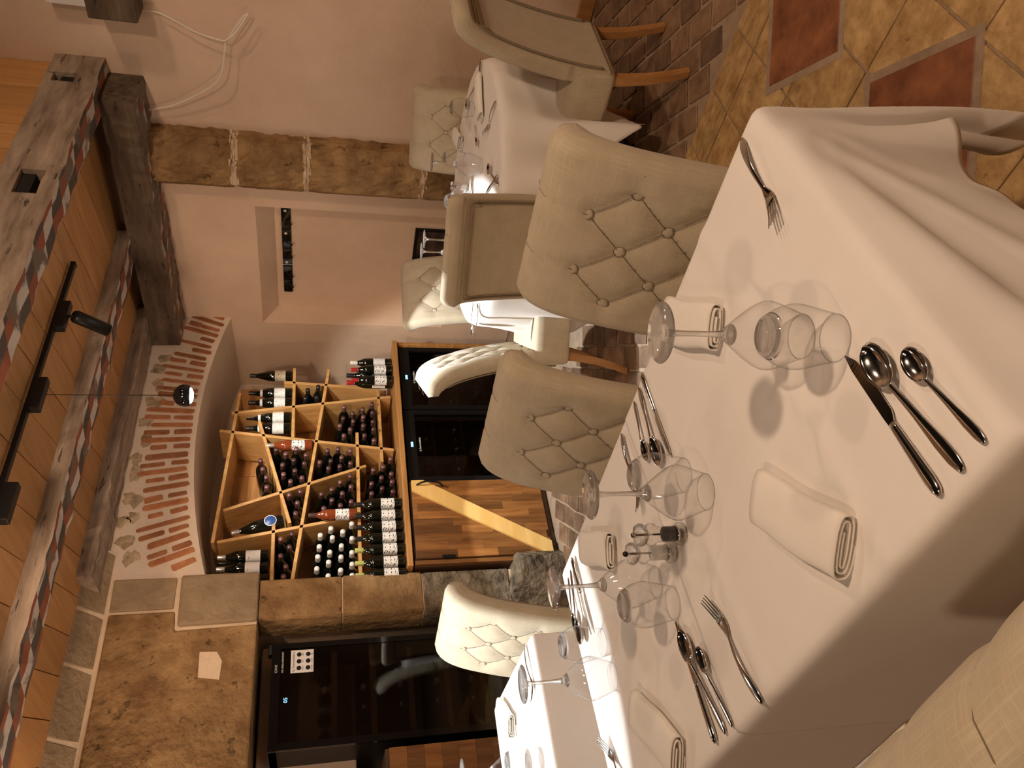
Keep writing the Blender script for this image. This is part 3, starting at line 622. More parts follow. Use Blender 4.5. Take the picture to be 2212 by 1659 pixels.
for k, q in enumerate(((1345, 1130), (1345, 1207), (1345, 1280), (1345, 1355))): stand(q, 4.235, bottle('bottle', 'cap_black', 'lab_art'), 'black-capped bottle on the worktop by the pillar, %s of four' % ord_[k], 'black capped bottles on the worktop', zb=.951)
for k, q in enumerate(((1350, 1430), (1350, 1515), (1350, 1595))): stand(q, 4.235, bottle('bottle', 'cap_green', 'lab_art'), 'green-capped bottle on the worktop by the pillar, %s of three' % ('right one', 'middle one', 'left one')[k], 'green capped bottles on the worktop', zb=.951)
stand((752, 742), 4.37, bottle('rose', 'cap_foil', 'lab_art'), 'rose wine bottle with foil cap standing in the centre of the rack')
stand((1048, 1200), 4.33, bottle('rose', 'capsule', 'lab_art'), 'rose wine bottle standing on the lower left shelf of the rack')
# champagne bottle lying along the slanting board
p0, p1 = rackpt((560, 1245), 4.40), rackpt((245, 1322), 4.40)
dv = Vector((p1[0]-p0[0], 0, p1[1]-p0[1])); t = put_bottle(bottle('bottle', 'cap_foil', None, 'burg'), (p0[0], 4.40, p0[1]), (0, 0, 0), 'champagne bottle with silver foil and round blue label lying aslant in the rack', None)
t.rotation_euler = Vector((0, 0, 1)).rotation_difference(dv).to_euler(); t.scale = (1.05,)*3
add('round_label', MB().lathe([(.0001, 0), (.033, -.001), (.035, -.003)], 24).mesh(True), M['blue'], t, (0, -.0418, .075), (PI/2, 0, 0))
add('label_ring', MB().lathe([(.032, .0005), (.036, .0003), (.036, -.003)], 24).mesh(True), M['white'], t, (0, -.0418, .075), (PI/2, 0, 0))

# lower cabinet with butcher-block door
cb = thing('wine_cabinet', 'low brown cabinet with butcher-block door and pale diagonal brace under the worktop', 'cabinet', (0, 0, 0))
boxo('carcass', (2.185, 4.19, .0), (2.79, 4.75, .905), M['dark_wood'], cb, .003)
boxo('frame_post', (2.187, 4.165, .04), (2.215, 4.19, .905), M['stave'], cb, .002)
door = boxo('door', (2.222, 4.168, .04), (2.778, 4.186, .895), M['dark_wood'], cb, .002)
rnd = random.Random(4); z0, z1 = .042, .893
x = 2.224
while x < 2.77:
    wd = .0545; z = z0-rnd.uniform(0, .25)
    while z < z1:
        L_ = rnd.uniform(.18, .36); a1, b1 = max(z, z0), min(z+L_, z1)
        if b1-a1 > .015: boxo('stave', (x+.0003, 4.158+rnd.uniform(0, .0008), a1+.0003), (min(x+wd, 2.776)-.0003, 4.169, b1-.0003), M['stave'], door, 0)
        z += L_
    x += wd
Pq = [ony(*c, 4.15) for c in ((892, 1043), (1205, 1184), (1193, 1139), (895, 1087))]
add('brace', MB().prism([(2.772, .893), (2.772, .815), (2.300, .042), (2.226, .042), (2.226, .10), (2.695, .893)], 4.140, 4.157).mesh(), M['pine'], door); bevel(door.children[-1], .002, 1)
hp = [(2.735, 4.142, .86), (2.735, 4.118, .84), (2.742, 4.11, .80), (2.738, 4.11, .76), (2.735, 4.118, .72), (2.72, 4.142, .69)]
add('handle', MB().tube(smooth_path(hp, 4), .006, 8).mesh(True), M['black'], door)
boxo('hinge', (2.217, 4.150, .66), (2.238, 4.158, .74), M['black'], door, .002)
# wine cooler with two glass doors
wc = thing('wine_cooler', 'black built-in wine cooler with dark glass doors beside the butcher-block cabinet', 'wine cooler')
wcb = MB().box((2.80, 4.25, .02), (2.83, 4.75, .9)).box((3.97, 4.25, .02), (4.0, 4.75, .9)).box((2.83, 4.72, .02), (3.97, 4.75, .9)).box((2.83, 4.25, .87), (3.97, 4.72, .9)).box((2.83, 4.25, .02), (3.97, 4.72, .06)).box((3.38, 4.25, .06), (3.42, 4.72, .87))
add('housing', wcb.mesh(), M['black'], wc)
for (xa, xb) in ((2.80, 3.395), (3.405, 4.0)):
    fr = MB().box((xa, 4.195, .02), (xa+.035, 4.24, .9)).box((xb-.035, 4.195, .02), (xb, 4.24, .9)).box((xa+.035, 4.195, .83), (xb-.035, 4.24, .9)).box((xa+.035, 4.195, .02), (xb-.035, 4.24, .06))
    d_ = add('door_frame', fr.mesh(), M['black'], wc)
    boxo('pane', (xa+.035, 4.21, .06), (xb-.035, 4.215, .83), M['tint_glass'], d_, 0)
    add('display', MB().box(((xa+xb)/2-.02, 4.1935, .852), ((xa+xb)/2+.02, 4.1949, .868)).mesh(), M['led'], d_)
    tm = text_mesh('la Sommelière', .02); o = add('lettering', tm, M['white'], d_, ((xa+xb)/2, 4.1945, .80), (PI/2, 0, 0))
    for zz in (.27, .48, .69): boxo('shelf', (xa+.03, 4.27, zz), (xb-.03, 4.7, zz+.012), M['dark_wood'], wc, 0)
    for r_, zz in enumerate((.07, .282, .492, .702)):
        for k in range(6): put_bottle(bottle('bottle', 'cap_foil' if (k+r_) % 2 else 'capsule', None), (xa+.085+k*.085, 4.60, zz+.04), (PI/2, 0, 0), 'dark bottle lying neck-out behind the dark glass of the low wine cooler', 'bottles in the low wine cooler')
boxo('cooler_side_panel', (4.005, 4.17, .0), (4.03, 4.75, .913), M['plank'], label='brown wooden end panel right of the low wine cooler', cat='panel')

# tall wine fridge in the left recess
FX0, FX1, FY, FZ = 1.255, 1.815, 4.30, 1.705
fg = thing('wine_fridge', 'tall black wine fridge with dark glass door left of the stone pillar', 'wine fridge')
hb = MB().box((FX0, FY+.03, .02), (FX0+.03, 4.88, FZ)).box((FX1-.03, FY+.03, .02), (FX1, 4.88, FZ)).box((FX0, 4.85, .02), (FX1, 4.88, FZ)).box((FX0, FY+.03, FZ-.04), (FX1, 4.88, FZ)).box((FX0, FY+.03, .02), (FX1, 4.88, .08))
add('housing', hb.mesh(), M['black'], fg)
fd = add('door_frame', MB().box((FX0, FY, .02), (FX0+.035, FY+.03, FZ)).box((FX1-.03, FY, .02), (FX1, FY+.03, FZ)).box((FX0+.035, FY, FZ-.045), (FX1-.03, FY+.03, FZ)).box((FX0+.035, FY, .02), (FX1-.03, FY+.03, .1)).mesh(), M['blackgloss'], fg)
boxo('pane', (FX0+.035, FY+.006, .1), (FX1-.03, FY+.011, FZ-.045), M['tint_glass'], fd, 0)
boxo('top_hinge', (FX1-.06, FY-.004, FZ), (FX1-.005, FY+.05, FZ+.02), M['black'], fd, .003)
for xx in (722, 806, 887, 966, 1043):
    zz = ony(xx, 1470, FY+.06)[2]; boxo('shelf_front', (FX0+.045, FY+.05, zz-.016), (FX1-.045, FY+.075, zz+.016), M['shelf_wood'], fg, .002)
    boxo('shelf', (FX0+.045, FY+.075, zz-.008), (FX1-.045, 4.8, zz+.004), M['shelf_wood'], fg, 0)
    for k in range(4): put_bottle(bottle('bottle', ('capsule', 'cap_foil', 'cap_white')[k % 3], None, 'burg'), (FX0+.11+k*.112, FY+.42, zz+.05), (PI/2, 0, 0), 'dark bottle lying on a shelf inside the tall black wine fridge', 'bottles in the tall wine fridge')
# sticker and printing on the glass
def fpt(x, y): p = ony(x, y, FY); return p[0], p[2]
sx1, sz1 = fpt(629, 1405); sx0, sz0 = fpt(677, 1450)
st = boxo('sticker', (sx0, FY+.0035, sz0), (sx1, FY+.0058, sz1), M['white'], fd, 0)
sw, sh = sx1-sx0, sz1-sz0; scx = (sx0+sx1)/2
add('lettering', text_mesh('la Sommelière', sh*.16), M['black'], st, (scx, FY+.0033, sz1-sh*.17), (PI/2, 0, 0))
for i in range(3):
    for j in range(2):
        add('icon', MB().lathe([(.0001, 0), (sw*.1, 0)], 20).mesh(), M['black'], st, (sx0+sw*(.2+.3*i), FY+.003, sz1-sh*(.36+.4*j)), (PI/2, 0, 0))
        add('icon_text', text_mesh(('ECO', 'UV', 'LED', '38 dB', '10-18', 'XL')[i+3*j], sh*.09), M['black'], st, (sx0+sw*(.2+.3*i), FY+.0033, sz1-sh*(.36+.4*j)-sw*.185), (PI/2, 0, 0))
add('lettering', text_mesh('CAVE', .018), M['white'], fd, (sx0+.028, FY-.0006, FZ-.030), (PI/2, 0, 0))
add('lettering', text_mesh('DE VIEILLISSEMENT', .014), M['white'], fd, (scx+.002, FY+.0045, FZ-.062), (PI/2, 0, 0))
dx_, dz_ = fpt(617, 1512); add('display', text_mesh('05', .028), M['led'], fd, (dx_, FY+.003, dz_-.008), (PI/2, 0, 0))
# wooden sideboard at the far left edge of the picture
sb = thing('sideboard', 'brown butcher-block sideboard left of the tall wine fridge at the picture edge', 'sideboard')
boxo('carcass', (.55, 4.26, 0), (1.20, 4.8, 1.12), M['dark_wood'], sb)
for k in range(12):
    zz = .02+k*.09
    for (xa, xb) in ((.55, .86+.04*(k % 3)), (.86+.04*(k % 3), 1.2)): boxo('stave', (xa+.0004, 4.246, zz+.0004), (xb-.0004, 4.26, zz+.0896), M['stave'], sb, 0)
boxo('recess_plinth', (.36, 4.6, 1.25), (1.92, 4.94, 1.78), M['plaster'], wall_b, .01)

# ================================================================== TABLES AND CLOTHS
def drape(P, pin, h, collide, steps=170, iters=12, wind=None, seed=1, shear=.12):
    rs = np.random.RandomState(seed); x = P.copy(); x[~pin] += rs.normal(0, .0015, x.shape)[~pin]; v = np.zeros_like(x); wgt = (~pin).astype(float)[..., None]; dt = .022
    def proj(a, b, wa, wb, L_, k):
        dv = b-a; ln = np.sqrt((dv*dv).sum(-1, keepdims=True))+1e-9; ws = wa+wb; c = np.where(ws > 0, (ln-L_)/ln*k/np.maximum(ws, 1e-9), 0)*dv
        a += wa*c; b -= wb*c
    r2 = math.sqrt(2)*h
    for s in range(steps):
        v *= .965; v[..., 2] -= 9.8*dt
        if wind is not None and s < steps*.6: v += wind(x)*dt
        p = x+v*dt*wgt
        for it in range(iters):
            for o in (0, 1):
                n_ = (p.shape[1]-o)//2*2; a = p[:, o:o+n_:2]; b = p[:, o+1:o+1+n_:2]; m_ = min(a.shape[1], b.shape[1])
                proj(a[:, :m_], b[:, :m_], wgt[:, o:o+n_:2][:, :m_], wgt[:, o+1:o+1+n_:2][:, :m_], h, 1.)
                n_ = (p.shape[0]-o)//2*2; a = p[o:o+n_:2]; b = p[o+1:o+1+n_:2]; m_ = min(a.shape[0], b.shape[0])
                proj(a[:m_], b[:m_], wgt[o:o+n_:2][:m_], wgt[o+1:o+1+n_:2][:m_], h, 1.)
                for (sa, sb_) in ((slice(0, -1), slice(1, None)), (slice(1, None), slice(0, -1))):
                    a = p[o:-1:2, sa]; b = p[o+1::2, sb_]; m_ = min(a.shape[0], b.shape[0])
                    proj(a[:m_], b[:m_], wgt[o:-1:2, sa][:m_], wgt[o+1::2, sb_][:m_], r2, shear)
            if it % 3 == 0:
                for o in range(4):
                    a = p[o:-3:4]; b = p[o+3::4]; m_ = min(a.shape[0], b.shape[0])
                    if m_ > 0: proj(a[:m_], b[:m_], wgt[o:-3:4][:m_], wgt[o+3::4][:m_], 3*h, .22)
                    a = p[:, o:-3:4]; b = p[:, o+3::4]; m_ = min(a.shape[1], b.shape[1])
                    if m_ > 0: proj(a[:, :m_], b[:, :m_], wgt[:, o:-3:4][:, :m_], wgt[:, o+3::4][:, :m_], 3*h, .22)
            collide(p, pin)
        v = np.clip((p-x)/dt, -4, 4)*wgt; x = p
    return x
def cloth_obj(name, Xg, label, group=None, loc=(0, 0, 0), rz=0, keep=None):
    mb = MB().grid([[tuple(p) for p in row] for row in Xg])
    if keep is not None: mb.F = [f for f in mb.F if all(keep[v] for v in f)]; used = sorted({v for f in mb.F for v in f}); ix = {v: i for i, v in enumerate(used)}; mb.V = [mb.V[v] for v in used]; mb.F = [tuple(ix[v] for v in f) for f in mb.F]
    o = add(name, mb.mesh(True), M['cloth'], None, loc, rz, None, label, 'tablecloth', group)
    subsurf(o, 1); solid(o, .0016, 1); return o
ZT = .75
def rect_cloth(lx, ly, drops, h, seed, wind=None, z=ZT):
    """lx,ly table size; drops = overhang on -x,+x,-y,+y (negative = lies flat beyond the edge)"""
    c0, c1, c2_, c3 = [int(round(abs(d)/h)) for d in drops]
    nx_, ny_ = int(round(lx/h)), int(round(ly/h))
    gx = (np.arange(-c0, nx_+c1+1))*h; gy = (np.arange(-c2_, ny_+c3+1))*h
    P = np.zeros((len(gx), len(gy), 3)); P[..., 0] = gx[:, None]; P[..., 1] = gy[None]; P[..., 2] = z
    e = 1e-4
    xin = (gx > -e) & (gx < lx+e); yin = (gy > (-e if drops[2] >= 0 else -9)) & (gy < (ly+e if drops[3] >= 0 else 9))
    pin = xin[:, None] & yin[None]
    def col(p, pin):
        m_ = (~pin) & (p[..., 2] < z+.001) & (p[..., 2] > z-.06); pad = .004
        y0 = -9 if drops[2] < 0 else -pad; y1 = 9 if drops[3] < 0 else ly+pad
        ins = m_ & (p[..., 0] > -pad) & (p[..., 0] < lx+pad) & (p[..., 1] > y0) & (p[..., 1] < y1)
        if ins.any():
            q = p[ins]; dd = np.stack([q[:, 0]+pad, lx+pad-q[:, 0], q[:, 1]-y0, y1-q[:, 1]], 1); k = dd.argmin(1)
            q[k == 0, 0] = -pad; q[k == 1, 0] = lx+pad; q[k == 2, 1] = y0; q[k == 3, 1] = y1; p[ins] = q
    return drape(P, pin, h, col, wind=wind, seed=seed)
def square_table(label, loc, rz, sx, sy, group):
    t = thing('dining_table', label, 'table', loc, rz, group)
    boxo('tabletop', (.004, .004, ZT-.03), (sx-.004, sy-.004, ZT-.004), M['dark_wood'], t, .003)
    add('pedestal', MB().tube([(sx/2, sy/2, .03), (sx/2, sy/2, ZT-.03)], .035, 16).mesh(True), M['black'], t)
    boxo('base_plate', (sx/2-.2, sy/2-.2, 0), (sx/2+.2, sy/2+.2, .025), M['black'], t)
    return t
R1 = math.radians(4.0); N1 = (.3847, .5165); e1 = (math.cos(R1), math.sin(R1)); e2 = (-math.sin(R1), math.cos(R1)); SZ = .735
L1 = (N1[0]+e2[0]*SZ, N1[1]+e2[1]*SZ)
square_table('square table nearest the camera hidden under its cloth', (*N1, 0), R1, SZ, SZ, 'square tables')
square_table('square table pushed against the nearest one hidden under its cloth', (*L1, 0), R1, SZ, SZ, 'square tables')
def windA(x):
    f = np.zeros_like(x); ly = x[..., 1]; lx = x[..., 0]
    low = x[..., 2] < ZT-.03
    f[..., 1] += 5.0*np.clip((lx-.50)/.2, 0, 1)*(lx < SZ-.01)*(ly < .02)*low
    f[..., 1] -= 1.2*(lx > SZ+.01)*(ly < .05)*low
    f[..., 1] -= 1.2*np.clip((.45-lx)/.3, 0, 1)*(ly < -.002); f[..., 0] -= 1.2*np.sin(ly*15)*(lx < -.002)
    return f
XA = rect_cloth(SZ, SZ, (.315, .315, .294, -.042), .021, 3, windA, ZT+.0025)
# pleats fanning from the right corner over the front skirt, ironed creases on the top
for i in range(XA.shape[0]):
    for j in range(XA.shape[1]):
        x_, y_, z_ = XA[i, j]
        if y_ < .004 and z_ < ZT and x_ < SZ:
            r_ = math.hypot(SZ-x_, ZT-z_); ph = math.degrees(math.atan2(ZT-z_, SZ-x_+1e-6))
            am = r_*sum(a_*math.exp(-((ph-c_)/w_)**2) for a_, c_, w_ in ((.075, 9, 4.5), (.085, 24, 6), (.06, 40, 7)))
            XA[i, j, 1] -= am*min(1, (SZ-x_)/.08)
        elif z_ >= ZT and y_ > 0 and (abs(y_-.245) < .0105 or abs(y_-.63) < .0105): XA[i, j, 2] += .0048
cloth_obj('tablecloth', XA, 'white cloth on the nearest square table, corner flaring out at right', loc=(*N1, 0), rz=R1)
def windB(x):
    f = np.zeros_like(x); f[..., 0] -= 1.5*np.sin(x[..., 1]*14)*(x[..., 0] < -.002); return f
XB = rect_cloth(SZ, SZ, (.336, .336, -.0, .336), .021, 4, windB)
cloth_obj('tablecloth', XB, 'white cloth on the second joined table, brightly lit along its far edge', loc=(*L1, 0), rz=R1)
T4 = (.285, 2.485); S4 = .735
square_table('square table standing alone in front of the tall wine fridge, under its cloth', (*T4, 0), 0, S4, S4, 'square tables')
X4 = rect_cloth(S4, S4, (.336, .336, .336, .336), .021, 5, lambda x: np.stack([0*x[..., 0], 1.2*np.sin(x[..., 0]*12)*(x[..., 1] < -.002), 0*x[..., 0]], -1))
cloth_obj('tablecloth', X4, 'brilliantly lit white cloth on the separate table before the tall wine fridge', loc=(*T4, 0))
# round table
RC, RR = np.array([3.09, 2.17]), .62
t = thing('round_table', 'round table under a square white cloth beside the right wall', 'table', (*RC, 0))
add('tabletop', MB().lathe([(.0001, ZT-.03), (RR-.03, ZT-.03), (RR-.03, ZT-.006), (.0001, ZT-.004)], 64).mesh(), M['dark_wood'], t)
add('pedestal', MB().tube([(0, 0, .03), (0, 0, ZT-.03)], .045, 18).mesh(True), M['black'], t)
boxo('base_plate', (-.28, -.28, 0), (.28, .28, .025), M['black'], t)
h = .0275; hs = .825; g_ = np.arange(-30, 31)*h
P = np.zeros((61, 61, 3)); P[..., 0] = g_[:, None]; P[..., 1] = g_[None]; P[..., 2] = ZT
rr = np.hypot(P[..., 0], P[..., 1]); pin = rr < RR
def colr(p, pin):
    r_ = np.hypot(p[..., 0], p[..., 1]); m_ = (~pin) & (r_ < RR+.004) & (p[..., 2] > ZT-.08)
    if m_.any(): s_ = ((RR+.004)/np.maximum(r_[m_], 1e-6))[:, None]; p[m_, :2] *= s_
XR = drape(P, pin, h, colr, steps=190, wind=lambda x: np.stack([.8*np.sin(x[..., 1]*11)*(x[..., 2] < ZT-.01), .8*np.sin(x[..., 0]*12+1)*(x[..., 2] < ZT-.01), 0*x[..., 0]], -1), seed=8)
th_ = np.arctan2(XR[..., 1], XR[..., 0]); dr_ = np.clip(ZT-XR[..., 2], 0, 1)
fac = 1+dr_*(.055*np.sin(11*th_+.6)+.045*np.sin(17*th_+2)+.03*np.sin(5*th_))/np.maximum(np.hypot(XR[..., 0], XR[..., 1]), .1)
XR[..., 0] *= fac; XR[..., 1] *= fac
cloth_obj('tablecloth', XR, 'square white cloth draped over the round table in deep folds', loc=(*RC, 0), rz=math.radians(250-45), keep=(rr < 1.09).ravel())

# ================================================================== CHAIRS
def set_uv(me, uv):
    lay = me.uv_layers.new(name='uv')
    for l in me.loops: lay.data[l.index].uv = uv[l.vertex_index]
def build_chair():
    root = thing('dining_chair', 'x', 'chair')
    # side profile of the back: (y, z), front of chair is +y
    path = smooth_path([(-.175, .33), (-.18, .45), (-.20, .60), (-.230, .74), (-.266, .855), (-.302, .922), (-.335, .944), (-.362, .932)], 7)
    path = [np.array(p) for p in path]; n_ = len(path)
    sl = [0]
    for i in range(1, n_): sl.append(sl[-1]+np.linalg.norm(path[i]-path[i-1]))
    # resample
    m_ = 54; S_ = np.linspace(0, sl[-1], m_); py = np.interp(S_, sl, [p[0] for p in path]); pz = np.interp(S_, sl, [p[1] for p in path])
    W = .225; a, b = .0725, .085; top = sl[-1]-.115; buttons = []
    nu = 61; rings = []
    for i in range(m_):
        ty, tz = py[min(i+1, m_-1)]-py[max(i-1, 0)], pz[min(i+1, m_-1)]-pz[max(i-1, 0)]; l = math.hypot(ty, tz); ty, tz = ty/l, tz/l
        ny_, nz_ = tz, -ty                       # front normal
        th = .064 + .014*max(0, (S_[i]-sl[-1]*.75)/(sl[-1]*.25))
        endf = math.sqrt(max(0., 1-max(0, (S_[i]-(sl[-1]-.03))/.03)**2)) if S_[i] > sl[-1]-.03 else 1.
        endf = max(endf, .05); s_ = (top-S_[i])/b + 1   # row coordinate: row 1 nearest the top
        ring = []
        wv = W*(1-.03*(S_[i]/sl[-1] < .25))
        fr = []
        for k in range(nu):
            u = -wv + 2*wv*k/(nu-1); e = abs(u)/wv
            rnd_ = math.sqrt(max(0, 1-max(0, (abs(u)-(wv-.035))/.035)**2))
            c1 = abs(math.sin(PI/2*(u/a+s_))); c2_ = abs(math.sin(PI/2*(u/a-s_)))
            q = (min(1, c1*c2_*1.2))**.45
            inner = 1.0
            if s_ < 1:   # above the first row: only upright pleats through the buttons
                q = min(1, abs(math.sin(PI/2*(u/a+1)))*1.6)**.5; fade = max(0, 1-(1-s_)/1.3); q = 1-(1-q)*(.8*fade)*.7 if s_ > -.4 else 1
            if abs(u) > .150: q = 1-(1-min(1, abs(math.sin(PI/2*(s_)))*1.6)**.5)*.75*max(0, 1-(abs(u)-.15)/.06) if s_ > 1 else 1
            dsp = .015*q-.004
            dn = (th/2*rnd_ + dsp*rnd_)*endf
            fr.append((u*(1 if endf > .6 else .97), py[i]+ny_*dn, pz[i]+nz_*dn))
        bk = []
        for k in range(nu):
            u = wv - 2*wv*k/(nu-1); rnd_ = math.sqrt(max(0, 1-max(0, (abs(u)-(wv-.022))/.022)**2)); dn = -th/2*rnd_*endf
            if k in (0, nu-1): continue
            bk.append((u, py[i]+ny_*dn, pz[i]+nz_*dn))
        rings.append(fr+bk)
        if i > 4:
            pass
    mb = MB(); nr = len(rings[0])
    mb.V = [p for r_ in rings for p in r_]
    for i in range(m_-1):
        for k in range(nr): mb.F.append((i*nr+k, i*nr+(k+1) % nr, (i+1)*nr+(k+1) % nr, (i+1)*nr+k))
    mb.F.append(tuple(range(nr))); mb.F.append(tuple((m_-1)*nr+k for k in range(nr)))
    bme = mb.mesh(True); set_uv(bme, [((k if k < nu else 2*nu-2-k)*2*W/(nu-1), S_[i]+(.7 if k >= nu else 0)) for i in range(m_) for k in range(nr)])
    back = add('backrest', bme, M['linen'], root)
    bmesh_btn = MB().lathe([(.0130, -.004), (.0124, .0012), (.008, .0024), (.0001, .0028)], 16).mesh(True)
    for row in range(1, 6):
        us = (-a, a) if row % 2 else (-2*a, 0, 2*a)
        sv = top-(row-1)*b
        y = np.interp(sv, S_, py); z = np.interp(sv, S_, pz); i = int(np.searchsorted(S_, sv)); ty, tz = py[i+1]-py[i-1], pz[i+1]-pz[i-1]; l = math.hypot(ty, tz); ny_, nz_ = tz/l, -ty/l
        th = .064 + .014*max(0, (sv-sl[-1]*.75)/(sl[-1]*.25))
        for u in us:
            dn = th/2-.0002
            add('button', bmesh_btn, M['linen'], back, (u, y+ny_*dn, z+nz_*dn), (-math.atan2(ny_, nz_), 0, 0))
    def front_pt(u, sv, off):
        y = np.interp(sv, S_, py); z = np.interp(sv, S_, pz); i = int(np.clip(np.searchsorted(S_, sv), 1, m_-2)); ty, tz = py[i+1]-py[i-1], pz[i+1]-pz[i-1]; l = math.hypot(ty, tz)
        th = .064 + .014*max(0, (sv-sl[-1]*.75)/(sl[-1]*.25)); dn = th/2+off
        return (u, y+tz/l*dn, z-ty/l*dn)
    seams_and_shade = MB()
    for row in range(1, 6):
        us = (-a, a) if row % 2 else (-2*a, 0, 2*a)
        for u in us:
            for d_ in (-1, 1):
                if row < 5 and abs(u+d_*a) < 2.1*a:
                    seams_and_shade.tube([front_pt(u+d_*a*t_, top-(row-1+t_)*b, +.0008+.0035*math.sin(PI*t_)) for t_ in np.linspace(0, 1, 9)], .0008, 5)
            if row == 1: seams_and_shade.tube([front_pt(u, top+t_, .0155*(1-.56*max(0, 1-t_/b/1.3))-.0034) for t_ in np.linspace(0, .11, 14)], .0008, 5)
            if abs(u) > 1.9*a: seams_and_shade.tube([front_pt(u+math.copysign(t_, u), top-(row-1)*b, .0155*(1-.75*max(0, 1-(abs(u)+t_-.15)/.06) if t_ > .005 else 0.)-.0034) for t_ in np.linspace(0, .048, 9)], .0008, 5)
    for row in range(1, 6):
        for u in ((-a, a) if row % 2 else (-2*a, 0, 2*a)):
            seams_and_shade.tube([front_pt(u+.0133*math.cos(t_), top-(row-1)*b+.0133*math.sin(t_), +.0010) for t_ in np.linspace(0, 2*PI, 17)], .0008, 4, False)  # dark ring round each button paints the shade at its edge
    add('tuft_seams_and_shade', seams_and_shade.mesh(True), M['seam_and_shade'], back)
    # back panel piping (rear outline)
    rear = []
    for i in range(3, m_):
        if S_[i] > sl[-1]-.09: break
        ty, tz = py[i+1]-py[i-1], pz[i+1]-pz[i-1]; l = math.hypot(ty, tz); rear.append((py[i]-tz/l*.038, pz[i]+ty/l*.038))
    pp = [(-.2, *r_) for r_ in rear] + [(-.188, rear[-1][0]-.001, rear[-1][1]+.012)] + [(.188, rear[-1][0]-.001, rear[-1][1]+.012)] + [(.2, *r_) for r_ in rear[::-1]]
    add('piping', MB().tube(pp, .0042, 6).mesh(True), M['piping'], back)
    p2 = [(x_*.955, y_+.0015, z_-(.012 if z_ > rear[-1][1]-.02 else 0)) for x_, y_, z_ in pp]
    add('piping', MB().tube(p2, .003, 6).mesh(True), M['piping'], back)
    # seat
    sm = MB(); pts = []
    zz = [(.315, 1.0, 0), (.33, 1.005, 0), (.44, 1.005, 0), (.465, .99, 0), (.478, .95, 0), (.485, .85, 0), (.49, .5, 0), (.492, .1, 0)]
    n_ = 44
    for z, s_, _ in zz:
        ring = []
        for k in range(n_):
            t_ = 2*PI*k/n_; cx, cy = math.cos(t_), math.sin(t_); pw = .16
            x_ = .225*math.copysign(abs(cx)**pw if abs(cx) > 1e-6 else 0, cx)*s_; y_ = .225*math.copysign(abs(cy)**pw if abs(cy) > 1e-6 else 0, cy)*s_ + .02
            ring.append((x_, y_, z))
        pts.append(ring)
    sm.V = [p for r_ in pts for p in r_]
    for i in range(len(zz)-1):
        for k in range(n_): sm.F.append((i*n_+k, i*n_+(k+1) % n_, (i+1)*n_+(k+1) % n_, (i+1)*n_+k))
    sm.F.append(tuple(range(n_))); sm.F.append(tuple((len(zz)-1)*n_+k for k in range(n_)))
    sme = sm.mesh(True); set_uv(sme, [((p[0]+p[1], p[2]) if p[2] < .47 else (p[0], p[1])) for p in sm.V])
    add('seat', sme, M['linen'], root)
    def leg(x, pts, w0, w1):
        mb = MB(); n_ = len(pts)
        for i, (y, z) in enumerate(pts):
            t_ = i/(n_-1); w_ = (w0*(1-t_)+w1*t_)/2; mb.V += [(x-w_, y-w_, z), (x+w_, y-w_, z), (x+w_, y+w_, z), (x-w_, y+w_, z)]
        for i in range(n_-1):
            for k in range(4): mb.F.append((i*4+k, i*4+(k+1) % 4, i*4+4+(k+1) % 4, i*4+4+k))
        mb.F += [(0, 1, 2, 3), tuple(4*(n_-1)+k for k in range(4))]
        bevel(add('leg', mb.mesh(), M['chair_wood'], root), .004, 2)
    for x in (-.19, .19):
        leg(x, [(.205, .33), (.205, .0)], .042, .034)
        leg(x, [(-.165, .35), (-.17, .27), (-.185, .17), (-.21, .07), (-.235, 0)], .042, .034)
    return root
proto = build_chair()
# place chairs by the middle of the back's top edge, which lies 0.35 m behind the seat centre
first = True
def chair(bx, by, face_deg, label, group, sc=1.):
    global first
    o = proto if first else copy_tree(proto); first = False
    f = math.radians(face_deg); o.location = (bx+.35*math.cos(f), by+.35*math.sin(f), 0); o.rotation_euler = (0, 0, f-PI/2); o['label'] = label; o['group'] = group; o.scale = (sc,)*3
    return o
G1, G2 = 'linen chairs at the square tables', 'linen chairs at the round table'
chair(1.40, 1.02, 184, 'beige tufted linen chair facing the nearest table, the largest in view', G1)
chair(1.355, 1.665, 184, 'beige tufted linen chair facing the second joined table, before the butcher-block door', G1)
chair(1.285, 2.89, 188, 'white-lit tufted linen chair in front of the stone pillar', G1)
chair(.072, .575, 9, 'linen chair seen from behind in the foreground, back rolled over', G1)
chair(2.36, 1.93, 25, 'linen chair seen from behind with piped back panel at the round table', G2)
chair(2.44, 2.83, -50, 'white-lit tufted chair seen from the side before the wine cooler', G2)
chair(3.46, 3.19, 250, 'tufted chair beyond the round table, half lit by a slanting light edge', G2)
chair(3.86, 2.28, 203, 'tufted linen chair at the round table beside the stone column', G2)
chair(3.06, 1.22, 88, 'linen chair seen from the side and rear at the right picture edge', G2)

